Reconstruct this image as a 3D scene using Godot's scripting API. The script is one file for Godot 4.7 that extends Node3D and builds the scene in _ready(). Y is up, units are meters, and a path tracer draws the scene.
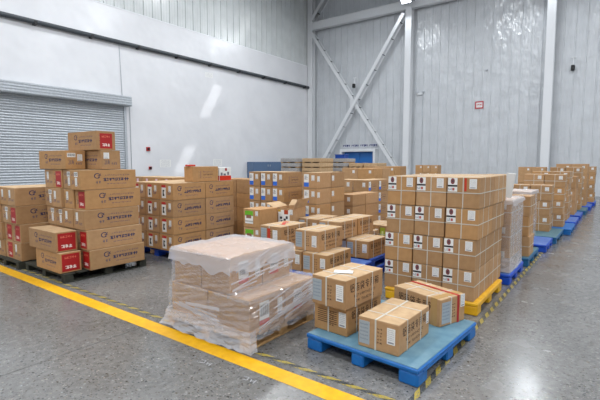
extends Node3D
# Warehouse hall: cartons stacked on pallets, white walls, polished concrete floor.
# x runs along the far wall, -z runs away along the white side wall, units are metres.

const WALL_X := -17.55      # white side wall
const BACK_Z := -25.0       # far ribbed wall
const EAST_X := 9.0
const SOUTH_Z := 15.0
const ROOF_Y := 13.0

var rng := RandomNumberGenerator.new()
var used := {}
var M := {}                 # materials
var meshes := {}            # shared meshes
var K := {}                 # carton kinds

# ------------------------------------------------------------------ mesh builder
class MB:
	var v := PackedVector3Array()
	var n := PackedVector3Array()
	var t := PackedVector2Array()
	var i := PackedInt32Array()
	func quad(a: Vector3, b: Vector3, c: Vector3, d: Vector3, r := Rect2(0, 0, 0, 0)):
		# a, b, c, d run counter-clockwise seen from outside; uv rect: a = lower left, c = upper right
		var k := v.size()
		var nn := (b - a).cross(c - a)
		if nn.length_squared() < 1e-16: nn = (c - a).cross(d - a)
		nn = nn.normalized()
		for p in [a, b, c, d]:
			v.append(p); n.append(nn)
		t.append(Vector2(r.position.x, r.end.y)); t.append(r.end)
		t.append(Vector2(r.end.x, r.position.y)); t.append(r.position)
		for j in [0, 2, 1, 0, 3, 2]: i.append(k + j)
	func quad_out(a: Vector3, b: Vector3, c: Vector3, d: Vector3, out: Vector3, r := Rect2(0, 0, 0, 0)):
		if (b - a).cross(c - a).dot(out) < 0.0: quad(d, c, b, a, r)
		else: quad(a, b, c, d, r)
	func tri_out(a: Vector3, b: Vector3, c: Vector3, out: Vector3, uv := Vector2.ZERO):
		var k := v.size()
		var nn := (b - a).cross(c - a).normalized()
		if nn.dot(out) < 0.0:
			var s := b; b = c; c = s; nn = -nn
		for p in [a, b, c]:
			v.append(p); n.append(nn); t.append(uv)
		for j in [0, 2, 1]: i.append(k + j)
	func cbox(lo: Vector3, hi: Vector3, c := 0.0, rx := Rect2(), rz := Rect2(), ry := Rect2()):
		# a box with chamfered edges; rx, rz, ry are the uv rectangles of its faces across x, z and y
		var a := lo + Vector3(c, c, c)
		var b := hi - Vector3(c, c, c)
		quad(Vector3(hi.x, a.y, b.z), Vector3(hi.x, a.y, a.z), Vector3(hi.x, b.y, a.z), Vector3(hi.x, b.y, b.z), rx)
		quad(Vector3(lo.x, a.y, a.z), Vector3(lo.x, a.y, b.z), Vector3(lo.x, b.y, b.z), Vector3(lo.x, b.y, a.z), rx)
		quad(Vector3(a.x, a.y, hi.z), Vector3(b.x, a.y, hi.z), Vector3(b.x, b.y, hi.z), Vector3(a.x, b.y, hi.z), rz)
		quad(Vector3(b.x, a.y, lo.z), Vector3(a.x, a.y, lo.z), Vector3(a.x, b.y, lo.z), Vector3(b.x, b.y, lo.z), rz)
		quad(Vector3(a.x, hi.y, b.z), Vector3(b.x, hi.y, b.z), Vector3(b.x, hi.y, a.z), Vector3(a.x, hi.y, a.z), ry)
		quad(Vector3(a.x, lo.y, a.z), Vector3(b.x, lo.y, a.z), Vector3(b.x, lo.y, b.z), Vector3(a.x, lo.y, b.z), ry)
		if c <= 0.0: return
		var re := Rect2(ry.get_center(), Vector2.ZERO)
		for s in [0, 1]:
			for u in [0, 1]:
				var px := hi.x if s else lo.x
				var qx := b.x if s else a.x
				var py := hi.y if u else lo.y
				var qy := b.y if u else a.y
				var sx := 1.0 if s else -1.0
				var sy := 1.0 if u else -1.0
				quad_out(Vector3(px, qy, a.z), Vector3(px, qy, b.z), Vector3(qx, py, b.z), Vector3(qx, py, a.z), Vector3(sx, sy, 0), re)
				var pz := hi.z if u else lo.z
				var qz := b.z if u else a.z
				quad_out(Vector3(px, a.y, qz), Vector3(px, b.y, qz), Vector3(qx, b.y, pz), Vector3(qx, a.y, pz), Vector3(sx, 0, sy), re)
				var ty := hi.y if s else lo.y
				var wy := b.y if s else a.y
				quad_out(Vector3(a.x, ty, qz), Vector3(b.x, ty, qz), Vector3(b.x, wy, pz), Vector3(a.x, wy, pz), Vector3(0, sx, sy), re)
				for w in [0, 1]:
					var vz := hi.z if w else lo.z
					var yz := b.z if w else a.z
					tri_out(Vector3(px, qy, yz), Vector3(qx, py, yz), Vector3(qx, qy, vz), Vector3(sx, sy, 1.0 if w else -1.0), re.position)
	func beam(a: Vector3, b: Vector3, w: float, h: float, up := Vector3.UP):
		# a bar of w by h from a to b
		var d := (b - a).normalized()
		var s := d.cross(up).normalized() * w * 0.5
		var u := s.cross(d).normalized() * h * 0.5
		var p := []
		for q in [a, b]:
			for k in [[-1, -1], [1, -1], [1, 1], [-1, 1]]: p.append(q + s * k[0] + u * k[1])
		for k in 4:
			var m := (k + 1) % 4
			quad_out(p[k], p[m], p[m + 4], p[k + 4], (p[k] + p[m]) * 0.5 - a)
		quad_out(p[0], p[1], p[2], p[3], -d)
		quad_out(p[4], p[5], p[6], p[7], d)
	func tube(a: Vector3, b: Vector3, r: float, seg := 10, r2 := -1.0):
		if r2 < 0.0: r2 = r
		var d := (b - a).normalized()
		var s := d.cross(Vector3.UP if absf(d.y) < 0.9 else Vector3.RIGHT).normalized()
		var u := s.cross(d)
		for k in seg:
			var e0 := TAU * k / seg
			var e1 := TAU * (k + 1) / seg
			var o0 := s * cos(e0) + u * sin(e0)
			var o1 := s * cos(e1) + u * sin(e1)
			quad_out(a + o0 * r, a + o1 * r, b + o1 * r2, b + o0 * r2, o0 + o1)
			tri_out(a, a + o0 * r, a + o1 * r, -d)
			tri_out(b, b + o0 * r2, b + o1 * r2, d)
	func mesh() -> ArrayMesh:
		var arr := []
		arr.resize(Mesh.ARRAY_MAX)
		arr[Mesh.ARRAY_VERTEX] = v; arr[Mesh.ARRAY_NORMAL] = n; arr[Mesh.ARRAY_TEX_UV] = t; arr[Mesh.ARRAY_INDEX] = i
		var m := ArrayMesh.new()
		m.add_surface_from_arrays(Mesh.PRIMITIVE_TRIANGLES, arr)
		return m

# ------------------------------------------------------------------ naming and nodes
func numbered(called: String) -> String:
	var k: int = used.get(called, 0)
	used[called] = k + 1
	return called if k == 0 else "%s_%03d" % [called, k]

func tag(o: Node, label: String, category: String, group := "") -> Node:
	o.set_meta("label", label)
	o.set_meta("category", category)
	if group != "": o.set_meta("group", group)
	return o

func thing(called: String, label: String, category: String, at := Vector3.ZERO, turn := 0.0, group := "") -> Node3D:
	var o := Node3D.new()
	o.name = numbered(called)
	add_child(o)
	o.position = at
	o.rotation.y = turn
	tag(o, label, category, group)
	return o

func part(called: String, mesh: Mesh, m: Material, parent: Node, at := Vector3.ZERO, rot := Vector3.ZERO) -> MeshInstance3D:
	var o := MeshInstance3D.new()
	o.name = called
	o.mesh = mesh
	o.material_override = m
	o.cast_shadow = GeometryInstance3D.SHADOW_CASTING_SETTING_ON
	parent.add_child(o, true)
	o.position = at
	o.rotation = rot
	return o

func single(called: String, mesh: Mesh, m: Material, label: String, category: String, at := Vector3.ZERO, turn := 0.0, group := "") -> MeshInstance3D:
	var o := part(numbered(called), mesh, m, self, at, Vector3(0, turn, 0))
	tag(o, label, category, group)
	return o

func structure(called: String, mesh: Mesh, m: Material, at := Vector3.ZERO) -> MeshInstance3D:
	var o := part(called, mesh, m, self, at)
	o.set_meta("kind", "structure")
	return o

func box_mesh(w: float, h: float, d: float, c := 0.0) -> ArrayMesh:
	# stands on y = 0, centred in x and z
	var key := "b%.4f_%.4f_%.4f_%.4f" % [w, h, d, c]
	if not meshes.has(key):
		var mb := MB.new()
		mb.cbox(Vector3(-w / 2, 0, -d / 2), Vector3(w / 2, h, d / 2), c)
		meshes[key] = mb.mesh()
	return meshes[key]

# ------------------------------------------------------------------ materials and printed textures
func plain(color: Color, rough := 0.7, metal := 0.0, spec := 0.5) -> StandardMaterial3D:
	var m := StandardMaterial3D.new()
	m.albedo_color = color
	m.roughness = rough
	m.metallic = metal
	m.metallic_specular = spec
	return m

func noise_image(size: int, freq: float, octaves: int, seed_: int) -> Image:
	var f := FastNoiseLite.new()
	f.seed = seed_
	f.frequency = freq
	f.fractal_octaves = octaves
	return f.get_seamless_image(size, size)

func noise_normal(size: int, freq: float, octaves: int, seed_: int, strength: float) -> ImageTexture:
	var im := noise_image(size, freq, octaves, seed_)
	im.convert(Image.FORMAT_RGBA8)
	im.bump_map_to_normal_map(strength)
	return ImageTexture.create_from_image(im)

func tint_noise(size: int, freq: float, octaves: int, seed_: int, lo: Color, hi: Color) -> ImageTexture:
	var im := noise_image(size, freq, octaves, seed_)
	var out := Image.create(size, size, false, Image.FORMAT_RGB8)
	for y in size:
		for x in size:
			out.set_pixel(x, y, lo.lerp(hi, im.get_pixel(x, y).r))
	return ImageTexture.create_from_image(out)

func surface(color_tex: Texture2D, scale_: float, rough: float, world := true) -> StandardMaterial3D:
	var m := StandardMaterial3D.new()
	m.albedo_texture = color_tex
	m.uv1_triplanar = true
	m.uv1_world_triplanar = world
	m.uv1_scale = Vector3(scale_, scale_, scale_)
	m.roughness = rough
	return m

func stroke(im: Image, a: Vector2, b: Vector2, w: float, c: Color):
	var steps := int(maxf(1.0, a.distance_to(b)))
	var k := maxi(1, int(round(w)))
	for s in steps + 1:
		var p := a.lerp(b, float(s) / steps)
		im.fill_rect(Rect2i(int(p.x - w / 2), int(p.y - w / 2), k, k), c)

func glyph(im: Image, r: Rect2, s: Array, w: float, c: Color):
	for l in s:
		stroke(im, r.position + Vector2(l[0], l[1]) * r.size / 100.0, r.position + Vector2(l[2], l[3]) * r.size / 100.0, w, c)

func scribble(im: Image, r: Rect2, g: RandomNumberGenerator, w: float, c: Color):
	# a printed character too small to read
	var s := []
	for k in g.randi_range(2, 3):
		var y := g.randf_range(8, 92)
		s.append([g.randf_range(0, 20), y, g.randf_range(75, 98), y])
	for k in g.randi_range(1, 3):
		var x := g.randf_range(10, 90)
		s.append([x, g.randf_range(0, 30), x + g.randf_range(-15, 15), g.randf_range(70, 98)])
	glyph(im, r, s, w, c)

func words(im: Image, r: Rect2, count: int, g: RandomNumberGenerator, w: float, c: Color, fill := 0.8):
	var cw := r.size.x / count
	for k in count:
		scribble(im, Rect2(r.position.x + cw * k, r.position.y, cw * fill, r.size.y), g, w, c)

const BAMBOO := [[15, 5, 5, 22], [12, 14, 42, 14], [28, 14, 32, 26], [60, 5, 50, 22], [57, 14, 95, 14], [75, 14, 80, 26]]
const GLYPHS := [
	[[25, 5, 8, 28], [18, 20, 40, 20], [12, 40, 38, 40], [8, 60, 40, 60], [25, 40, 25, 92], [25, 92, 42, 80], [55, 8, 92, 8], [92, 8, 92, 38], [92, 38, 55, 38], [55, 38, 55, 8], [50, 52, 96, 52], [96, 52, 96, 94], [96, 94, 50, 94], [50, 94, 50, 52]],
	[[15, 5, 5, 22], [12, 14, 42, 14], [60, 5, 50, 22], [57, 14, 95, 14], [10, 38, 20, 46], [6, 58, 16, 64], [8, 94, 22, 70], [65, 32, 58, 44], [40, 46, 90, 46], [90, 46, 90, 94], [90, 94, 40, 94], [40, 94, 40, 46], [40, 70, 90, 70]],
	[[25, 5, 8, 30], [18, 20, 18, 45], [40, 22, 92, 16], [58, 4, 75, 42], [75, 42, 92, 44], [48, 48, 52, 56], [8, 60, 94, 60], [50, 60, 12, 88], [34, 76, 34, 96], [55, 70, 92, 96], [85, 66, 66, 76]],
	[[20, 18, 82, 18], [8, 42, 94, 42], [48, 3, 36, 62], [36, 62, 80, 62], [80, 62, 55, 84], [38, 76, 68, 96]],
	[[18, 8, 18, 70], [18, 70, 6, 94], [18, 8, 86, 8], [86, 8, 86, 94], [18, 36, 86, 36], [18, 62, 86, 62], [52, 8, 52, 92]],
	[[15, 5, 5, 22], [12, 14, 42, 14], [60, 5, 50, 22], [57, 14, 95, 14], [4, 46, 44, 46], [24, 30, 24, 96], [24, 50, 6, 76], [26, 54, 42, 70], [54, 36, 92, 36], [92, 36, 92, 94], [92, 94, 54, 94], [54, 94, 54, 36], [54, 56, 92, 56], [54, 75, 92, 75]],
]

# uv rectangles on a carton's sheet of 512 by 512: printed long side, end, plain board
const UV_LONG := Rect2(0, 0, 1, 0.39)
const UV_END := Rect2(0, 0.4, 0.49, 0.39)
const UV_PLAIN := Rect2(0.51, 0.4, 0.48, 0.39)

func board_sheet(seed_: int) -> Image:
	var im := Image.create(512, 512, false, Image.FORMAT_RGB8)
	var a := noise_image(512, 0.012, 4, seed_)
	var b := noise_image(512, 0.25, 2, seed_ + 7)
	var lo := Color(0.635, 0.487, 0.335)
	var hi := Color(0.75, 0.595, 0.425)
	for y in 512:
		var rib := 0.04 * sin(y * 0.9)
		for x in 512:
			im.set_pixel(x, y, lo.lerp(hi, clampf(0.2 + 0.5 * a.get_pixel(x, y).r + 0.3 * b.get_pixel(x, y).r + rib, 0, 1)))
	return im

func logo(im: Image, p: Vector2, r: float, c: Color):
	for k in 26:
		var e := TAU * (0.12 + 0.76 * k / 25.0)
		var q := p + Vector2(cos(e), sin(e)) * r
		im.fill_rect(Rect2i(int(q.x) - 4, int(q.y) - 4, 8, 8), c)
	stroke(im, p + Vector2(r * 0.2, -r * 0.1), p + Vector2(r * 1.2, -r * 0.1), 6, c)
	stroke(im, p + Vector2(r * 1.2, -r * 0.9), p + Vector2(r * 0.4, r * 0.8), 5, c)

func carton_sheets() -> Dictionary:
	var g := RandomNumberGenerator.new()
	g.seed = 11
	var base := board_sheet(3)
	var out := {}
	var ink := Color(0.2, 0.19, 0.36)
	var pale := Color(0.42, 0.36, 0.42)
	var brown := Color(0.33, 0.235, 0.15)
	for name_ in ["long", "ended", "crate", "foil", "plain"]:
		var im: Image = base.duplicate()
		match name_:
			"long":
				logo(im, Vector2(146, 58), 25, ink)
				words(im, Rect2(132, 112, 52, 34), 2, g, 4, pale)
				words(im, Rect2(215, 42, 240, 18), 14, g, 2, pale)
				words(im, Rect2(200, 84, 250, 32), 9, g, 7, ink, 0.76)
				words(im, Rect2(230, 140, 190, 14), 14, g, 2, pale)
				words(im, Rect2(30, 232, 70, 30), 2, g, 4, pale)
				words(im, Rect2(30, 300, 80, 60), 3, g, 4, pale)
				words(im, Rect2(130, 330, 80, 30), 3, g, 4, pale)
			"ended":
				logo(im, Vector2(95, 60), 27, ink)
				words(im, Rect2(70, 116, 66, 34), 2, g, 4, pale)
				words(im, Rect2(180, 44, 260, 20), 12, g, 2, pale)
				words(im, Rect2(172, 84, 276, 36), 9, g, 8, ink, 0.76)
				words(im, Rect2(190, 146, 210, 16), 12, g, 2, pale)
				words(im, Rect2(150, 290, 60, 60), 3, g, 4, pale)
			"crate":
				words(im, Rect2(110, 50, 60, 110), 2, g, 3, pale)
				words(im, Rect2(200, 60, 210, 18), 9, g, 2, pale)
				words(im, Rect2(200, 95, 210, 22), 8, g, 4, Color(0.38, 0.29, 0.25))
				words(im, Rect2(200, 140, 180, 12), 9, g, 2, pale)
			"foil":
				for k in 6: glyph(im, Rect2(56 + k * 68, 30, 56, 62), GLYPHS[k], 7, brown)
				words(im, Rect2(110, 112, 300, 22), 12, g, 3, brown)
				words(im, Rect2(130, 150, 60, 26), 2, g, 4, brown)
				words(im, Rect2(210, 150, 180, 24), 9, g, 3, brown)
				for k in 5: words(im, Rect2(120, 250 + k * 24, 36, 14), 2, g, 2, brown)
		out[name_] = ImageTexture.create_from_image(im)
	return out

func sticker_sheet() -> ImageTexture:
	# sixteen printed stickers of 128 by 128
	var g := RandomNumberGenerator.new()
	g.seed = 5
	var im := Image.create(512, 512, false, Image.FORMAT_RGB8)
	im.fill(Color(0.9, 0.9, 0.89))
	var o := func(k: int) -> Vector2i: return Vector2i((k % 4) * 128, (k / 4) * 128)
	var fill := func(k: int, x: int, y: int, w: int, h: int, c: Color): im.fill_rect(Rect2i((k % 4) * 128 + x, (k / 4) * 128 + y, w, h), c)
	var dark := Color(0.13, 0.12, 0.13)
	var grey := Color(0.55, 0.55, 0.58)
	var red := Color(0.72, 0.1, 0.1)
	var blue := Color(0.1, 0.33, 0.75)
	# 0 shipping label
	for k in 6: words(im, Rect2(o.call(0).x + 14, 12 + k * 15, 95, 8), 9, g, 2, Color(0.7, 0.7, 0.72))
	fill.call(0, 16, 106, 90, 12, grey)
	# 1 round emblem over a black band
	for y in 56:
		for x in 60:
			var q := Vector2(x - 30, y - 28).length()
			if q < 27.0: im.set_pixel(128 + 34 + x, 4 + y, Color(0.62, 0.3, 0.27) if q > 10.0 and (x + y) % 9 > 3 else Color(0.25, 0.2, 0.25))
	fill.call(1, 0, 66, 128, 16, dark)
	fill.call(1, 60, 92, 30, 24, Color(0.68, 0.33, 0.3))
	words(im, Rect2(128 + 8, 90, 46, 28), 3, g, 3, Color(0.4, 0.45, 0.5))
	# 2 white label under a red band
	fill.call(2, 0, 0, 128, 26, red)
	words(im, Rect2(256 + 36, 46, 52, 60), 1, g, 14, dark)
	# 3 white label with a blue foot
	fill.call(3, 0, 84, 128, 44, Color(0.17, 0.42, 0.82))
	words(im, Rect2(384 + 20, 14, 80, 44), 3, g, 5, grey)
	# 4 red sticker with white script
	fill.call(4, 0, 0, 128, 128, Color(0.66, 0.08, 0.09))
	words(im, Rect2(22, 128 + 20, 84, 16), 5, g, 3, Color(0.85, 0.45, 0.35))
	words(im, Rect2(26, 128 + 84, 80, 24), 3, g, 5, Color(0.9, 0.85, 0.82))
	# 5 silvery sticker
	fill.call(5, 0, 0, 128, 128, Color(0.62, 0.66, 0.69))
	for k in 5: words(im, Rect2(128 + 12, 128 + 16 + k * 20, 100, 9), 10, g, 2, Color(0.52, 0.55, 0.59))
	# 6 green topped label
	fill.call(6, 0, 0, 128, 50, Color(0.42, 0.7, 0.16))
	fill.call(6, 20, 40, 80, 34, Color(0.55, 0.38, 0.3))
	fill.call(6, 0, 96, 128, 14, Color(0.7, 0.69, 0.66))
	# 7 white picture label with an orange flag
	for q in [[20, 66, 24, 22], [60, 84, 26, 22], [84, 60, 22, 26], [30, 100, 20, 14]]: fill.call(7, q[0], q[1], q[2], q[3], Color(0.1, 0.14, 0.2))
	fill.call(7, 66, 0, 44, 42, Color(0.68, 0.25, 0.12))
	fill.call(7, 0, 0, 30, 20, Color(0.8, 0.66, 0.15))
	# 8 lime label with a violet foot
	fill.call(8, 0, 0, 128, 128, Color(0.62, 0.66, 0.16))
	fill.call(8, 0, 100, 128, 28, Color(0.3, 0.2, 0.36))
	fill.call(8, 40, 34, 46, 46, Color(0.82, 0.83, 0.55))
	# 9 red bordered notice
	fill.call(9, 0, 0, 128, 128, Color(0.72, 0.2, 0.24))
	fill.call(9, 18, 22, 92, 84, Color(0.88, 0.87, 0.87))
	words(im, Rect2(128 + 28, 256 + 50, 72, 22), 4, g, 4, red)
	# 10 red face of a small box
	fill.call(10, 0, 80, 128, 48, Color(0.82, 0.18, 0.08))
	for q in [[14, 50, 20, 28], [44, 60, 26, 18], [84, 44, 20, 30]]: fill.call(10, q[0], q[1], q[2], q[3], Color(0.42, 0.42, 0.47))
	fill.call(10, 60, 8, 22, 26, Color(0.6, 0.12, 0.14))
	# 11 paper notice
	for k in 6: words(im, Rect2(384 + 12, 256 + 14 + k * 18, 104, 9), 9, g, 2, Color(0.66, 0.67, 0.7))
	# 12 pink label
	fill.call(12, 0, 0, 128, 128, Color(0.88, 0.76, 0.82))
	# 13 orange red tape
	fill.call(13, 0, 0, 128, 128, Color(0.75, 0.2, 0.1))
	# 14 blue letters of the door sign
	fill.call(14, 0, 0, 128, 128, Color(0.8, 0.81, 0.84))
	words(im, Rect2(256 + 6, 384 + 20, 116, 88), 4, g, 14, Color(0.17, 0.22, 0.4), 0.8)
	# 15 dark barcode
	for k in 14: fill.call(15, 10 + k * 8, 20, 3 + k % 3, 80, dark)
	return ImageTexture.create_from_image(im)

func floor_texture() -> ImageTexture:
	# ground concrete: grey paste, pale and dark chips of stone, broad clouds and stains
	var size := 2048
	var a := noise_image(512, 0.006, 4, 21)
	var b := noise_image(512, 0.05, 3, 22)
	var c := noise_image(512, 0.35, 2, 23)
	a.convert(Image.FORMAT_L8); b.convert(Image.FORMAT_L8); c.convert(Image.FORMAT_L8)
	var da := a.get_data()
	var db := b.get_data()
	var dc := c.get_data()
	var px := PackedByteArray()
	px.resize(size * size * 3)
	var k := 0
	for y in size:
		var ra := (y >> 2) * 512
		var rc := (y & 511) * 512
		for x in size:
			var t := 90.0 + 0.07 * da[ra + (x >> 2)] + 0.10 * db[((y * 3 >> 2) & 511) * 512 + ((x * 3 >> 2) & 511)] + 0.14 * (dc[rc + (x & 511)] - 128)
			px[k] = int(t + 2.0); px[k + 1] = int(t + 1.0); px[k + 2] = int(t - 1.0)
			k += 3
	var g := RandomNumberGenerator.new()
	g.seed = 77
	for q in 42000:
		var cx := g.randi_range(4, size - 9)
		var cy := g.randi_range(4, size - 9)
		var w := g.randi_range(2, 7)
		var h := g.randi_range(2, 5)
		var tone := g.randf_range(-46, -12) if g.randf() < 0.6 else g.randf_range(10, 30)
		var warm := g.randf_range(-5, 7)
		for y in h:
			for x in w:
				if (x == 0 or x == w - 1) and (y == 0 or y == h - 1) and w > 2 and h > 2: continue
				var j := ((cy + y) * size + cx + x) * 3
				px[j] = clampi(int(px[j] + tone + warm), 0, 255)
				px[j + 1] = clampi(int(px[j + 1] + tone), 0, 255)
				px[j + 2] = clampi(int(px[j + 2] + tone - warm), 0, 255)
	return ImageTexture.create_from_image(Image.create_from_data(size, size, false, Image.FORMAT_RGB8, px))

func make_materials():
	var fl := StandardMaterial3D.new()
	fl.albedo_texture = floor_texture()
	fl.uv1_triplanar = true
	fl.uv1_world_triplanar = true
	fl.uv1_scale = Vector3(1, 1, 1) / 6.0
	fl.uv1_offset = Vector3(0.31, 0, 0.17)
	fl.roughness = 1.0
	fl.roughness_texture = tint_noise(512, 0.02, 4, 31, Color(0.13, 0.13, 0.13), Color(0.32, 0.32, 0.32))
	fl.normal_enabled = true
	fl.normal_texture = noise_normal(512, 0.12, 3, 33, 1.2)
	fl.normal_scale = 0.05
	M.floor = fl
	M.joint = plain(Color(0.2, 0.2, 0.2), 0.95)
	var w := surface(tint_noise(256, 0.015, 4, 41, Color(0.84, 0.843, 0.855), Color(0.875, 0.878, 0.888)), 0.12, 0.26)
	w.normal_enabled = true
	w.normal_texture = noise_normal(512, 0.01, 3, 42, 6.0)
	w.normal_scale = 0.22
	M.white_wall = w
	var s := surface(tint_noise(256, 0.02, 3, 43, Color(0.775, 0.79, 0.805), Color(0.815, 0.83, 0.845)), 0.2, 0.2)
	s.normal_enabled = true
	s.normal_texture = noise_normal(512, 0.012, 3, 44, 7.0)
	s.normal_scale = 0.4
	M.sheet = s
	M.sheet_upper = surface(tint_noise(256, 0.02, 3, 45, Color(0.76, 0.775, 0.775), Color(0.81, 0.825, 0.825)), 0.2, 0.26)
	M.steel_white = plain(Color(0.875, 0.885, 0.895), 0.45)
	M.ceiling = plain(Color(0.76, 0.77, 0.78), 0.8)
	M.galvanised = surface(tint_noise(256, 0.05, 4, 46, Color(0.66, 0.68, 0.70), Color(0.76, 0.78, 0.80)), 0.8, 0.36)
	M.galvanised.metallic = 0.3
	M.pipe = plain(Color(0.25, 0.27, 0.29), 0.55)
	M.black = plain(Color(0.06, 0.06, 0.07), 0.5)
	M.blue_door = plain(Color(0.13, 0.42, 0.72), 0.4)
	M.slate_blue = plain(Color(0.36, 0.45, 0.57), 0.45)
	M.bin_blue = plain(Color(0.05, 0.25, 0.58), 0.4)
	M.yellow_paint = surface(tint_noise(512, 0.03, 5, 51, Color(0.86, 0.62, 0.03), Color(0.93, 0.72, 0.06)), 0.7, 0.5)
	M.chalk = plain(Color(0.62, 0.62, 0.63), 0.9)
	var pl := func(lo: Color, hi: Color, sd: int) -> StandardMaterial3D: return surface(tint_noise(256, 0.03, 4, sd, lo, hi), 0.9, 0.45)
	M.pal_blue = pl.call(Color(0.03, 0.35, 0.63), Color(0.07, 0.44, 0.73), 52)
	M.pal_blue_dust_sheen = pl.call(Color(0.33, 0.49, 0.57), Color(0.44, 0.58, 0.64), 53)  # deck top: dust, with the glossy reflection put into the colour too
	M.pal_royal = pl.call(Color(0.04, 0.25, 0.68), Color(0.08, 0.32, 0.78), 54)
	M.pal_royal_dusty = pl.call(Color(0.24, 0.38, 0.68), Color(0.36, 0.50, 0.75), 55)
	M.pal_teal = pl.call(Color(0.06, 0.32, 0.50), Color(0.10, 0.40, 0.58), 56)
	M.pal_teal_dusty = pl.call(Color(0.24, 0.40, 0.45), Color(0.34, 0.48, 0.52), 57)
	M.pal_yellow = pl.call(Color(0.82, 0.60, 0.06), Color(0.92, 0.72, 0.12), 58)
	M.wood = surface(tint_noise(256, 0.03, 5, 59, Color(0.60, 0.46, 0.29), Color(0.78, 0.64, 0.44)), 1.3, 0.8)
	M.dark_wood = surface(tint_noise(256, 0.03, 5, 60, Color(0.12, 0.125, 0.105), Color(0.23, 0.24, 0.19)), 1.3, 0.7)
	M.strap = plain(Color(0.78, 0.77, 0.73), 0.5)
	M.paper = plain(Color(0.87, 0.87, 0.86), 0.7)
	M.tape = plain(Color(0.72, 0.58, 0.38), 0.25)
	M.red_tape = plain(Color(0.68, 0.1, 0.1), 0.4)
	M.stickers = StandardMaterial3D.new()
	M.stickers.albedo_texture = sticker_sheet()
	M.stickers.roughness = 0.5
	var sheets := carton_sheets()
	var tones := [Color(1, 1, 1), Color(0.93, 0.92, 0.90), Color(1.0, 0.97, 0.90)]
	for k in sheets:
		for q in 3:
			var m := StandardMaterial3D.new()
			m.albedo_texture = sheets[k]
			m.albedo_color = tones[q]
			m.roughness = 0.78
			M["card_%s_%d" % [k, q]] = m
	M.flap = surface(tint_noise(256, 0.03, 4, 61, Color(0.70, 0.575, 0.43), Color(0.78, 0.66, 0.51)), 1.1, 0.78, false)  # paler than the carton board: light from above put into the lid colour
	M.grey_board = surface(tint_noise(256, 0.06, 4, 62, Color(0.55, 0.54, 0.53), Color(0.70, 0.69, 0.69)), 1.0, 0.8)
	M.brown_ink = plain(Color(0.33, 0.235, 0.15), 0.8)
	# stretch film: clear, glossy, crumpled; and the milky dust sheet on top
	var f := plain(Color(0.9, 0.91, 0.93), 0.1, 0.0, 0.8)
	f.transparency = BaseMaterial3D.TRANSPARENCY_ALPHA
	f.albedo_color.a = 0.2
	M.film = f
	var f2 := plain(Color(0.93, 0.93, 0.95), 0.3)
	f2.transparency = BaseMaterial3D.TRANSPARENCY_ALPHA
	f2.albedo_color.a = 0.34
	M.milky = f2
	M.fold_glint = f2.duplicate()  # for strips of doubled film that also stand in for its bright reflections
	M.fold_glint.albedo_color.a = 0.3
	M.pane = plain(Color(0.95, 0.97, 1.0), 0.02)
	M.pane.transparency = BaseMaterial3D.TRANSPARENCY_ALPHA
	M.pane.albedo_color.a = 0.08
	# hazard tape: slanted black and yellow
	var im := Image.create(128, 64, false, Image.FORMAT_RGB8)
	var gn := noise_image(128, 0.06, 3, 63)
	for y in 64:
		for x in 128:
			var on := fposmod(x + y * 1.0, 128.0) < 64.0
			var worn := gn.get_pixel(x, y).r > 0.66
			im.set_pixel(x, y, Color(0.42, 0.42, 0.41) if worn else (Color(0.66, 0.58, 0.20) if on else Color(0.19, 0.20, 0.21)))
	M.hazard = StandardMaterial3D.new()
	M.hazard.albedo_texture = ImageTexture.create_from_image(im)
	M.hazard.roughness = 0.5
	M.lamp_body = plain(Color(0.3, 0.31, 0.33), 0.4, 0.4)
	var e := plain(Color(1, 1, 1), 0.4)
	e.emission_enabled = true
	e.emission = Color(0.95, 0.97, 1.0)
	e.emission_energy_multiplier = 14.0
	M.glow = e

# ------------------------------------------------------------------ cartons
func sticker_mesh(cell: int, w: float, h: float) -> ArrayMesh:
	var key := "s%d_%.3f_%.3f" % [cell, w, h]
	if not meshes.has(key):
		var mb := MB.new()
		var r := Rect2((cell % 4) * 0.25 + 0.004, (cell / 4) * 0.25 + 0.004, 0.242, 0.242)
		var e := Rect2(r.position + Vector2(0.002, 0.1), Vector2.ZERO)
		mb.cbox(Vector3(-w / 2, -h / 2, 0), Vector3(w / 2, h / 2, 0.0016), 0.0, e, r, e)
		meshes[key] = mb.mesh()
	return meshes[key]

func loop_mesh(a: float, b: float, w: float) -> ArrayMesh:
	# a flat band round a rectangle of a by b (in x and y), w wide in z
	var key := "l%.3f_%.3f_%.3f" % [a, b, w]
	if not meshes.has(key):
		var mb := MB.new()
		var t := 0.0018
		mb.cbox(Vector3(-a / 2 - t, -t, -w / 2), Vector3(-a / 2, b + t, w / 2))
		mb.cbox(Vector3(a / 2, -t, -w / 2), Vector3(a / 2 + t, b + t, w / 2))
		mb.cbox(Vector3(-a / 2, b, -w / 2), Vector3(a / 2, b + t, w / 2))
		mb.cbox(Vector3(-a / 2, 0.0, -w / 2), Vector3(a / 2, 0.0004, w / 2))
		meshes[key] = mb.mesh()
	return meshes[key]

func body_mesh(w: float, h: float, d: float, long_on_x: bool) -> ArrayMesh:
	var key := "c%.3f_%.3f_%.3f" % [w, h, d]
	if not meshes.has(key):
		var mb := MB.new()
		mb.cbox(Vector3(-w / 2, 0, -d / 2), Vector3(w / 2, h, d / 2), 0.005, UV_LONG if long_on_x else UV_END, UV_END if long_on_x else UV_LONG, UV_PLAIN)
		meshes[key] = mb.mesh()
	return meshes[key]

func flap_mesh(w: float, d: float) -> ArrayMesh:
	# a lid flap hinged at x = 0, reaching to x = w
	var key := "f%.3f_%.3f" % [w, d]
	if not meshes.has(key):
		var mb := MB.new()
		mb.cbox(Vector3(0, 0, -d / 2), Vector3(w, 0.004, d / 2), 0.0012)
		meshes[key] = mb.mesh()
	return meshes[key]

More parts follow.
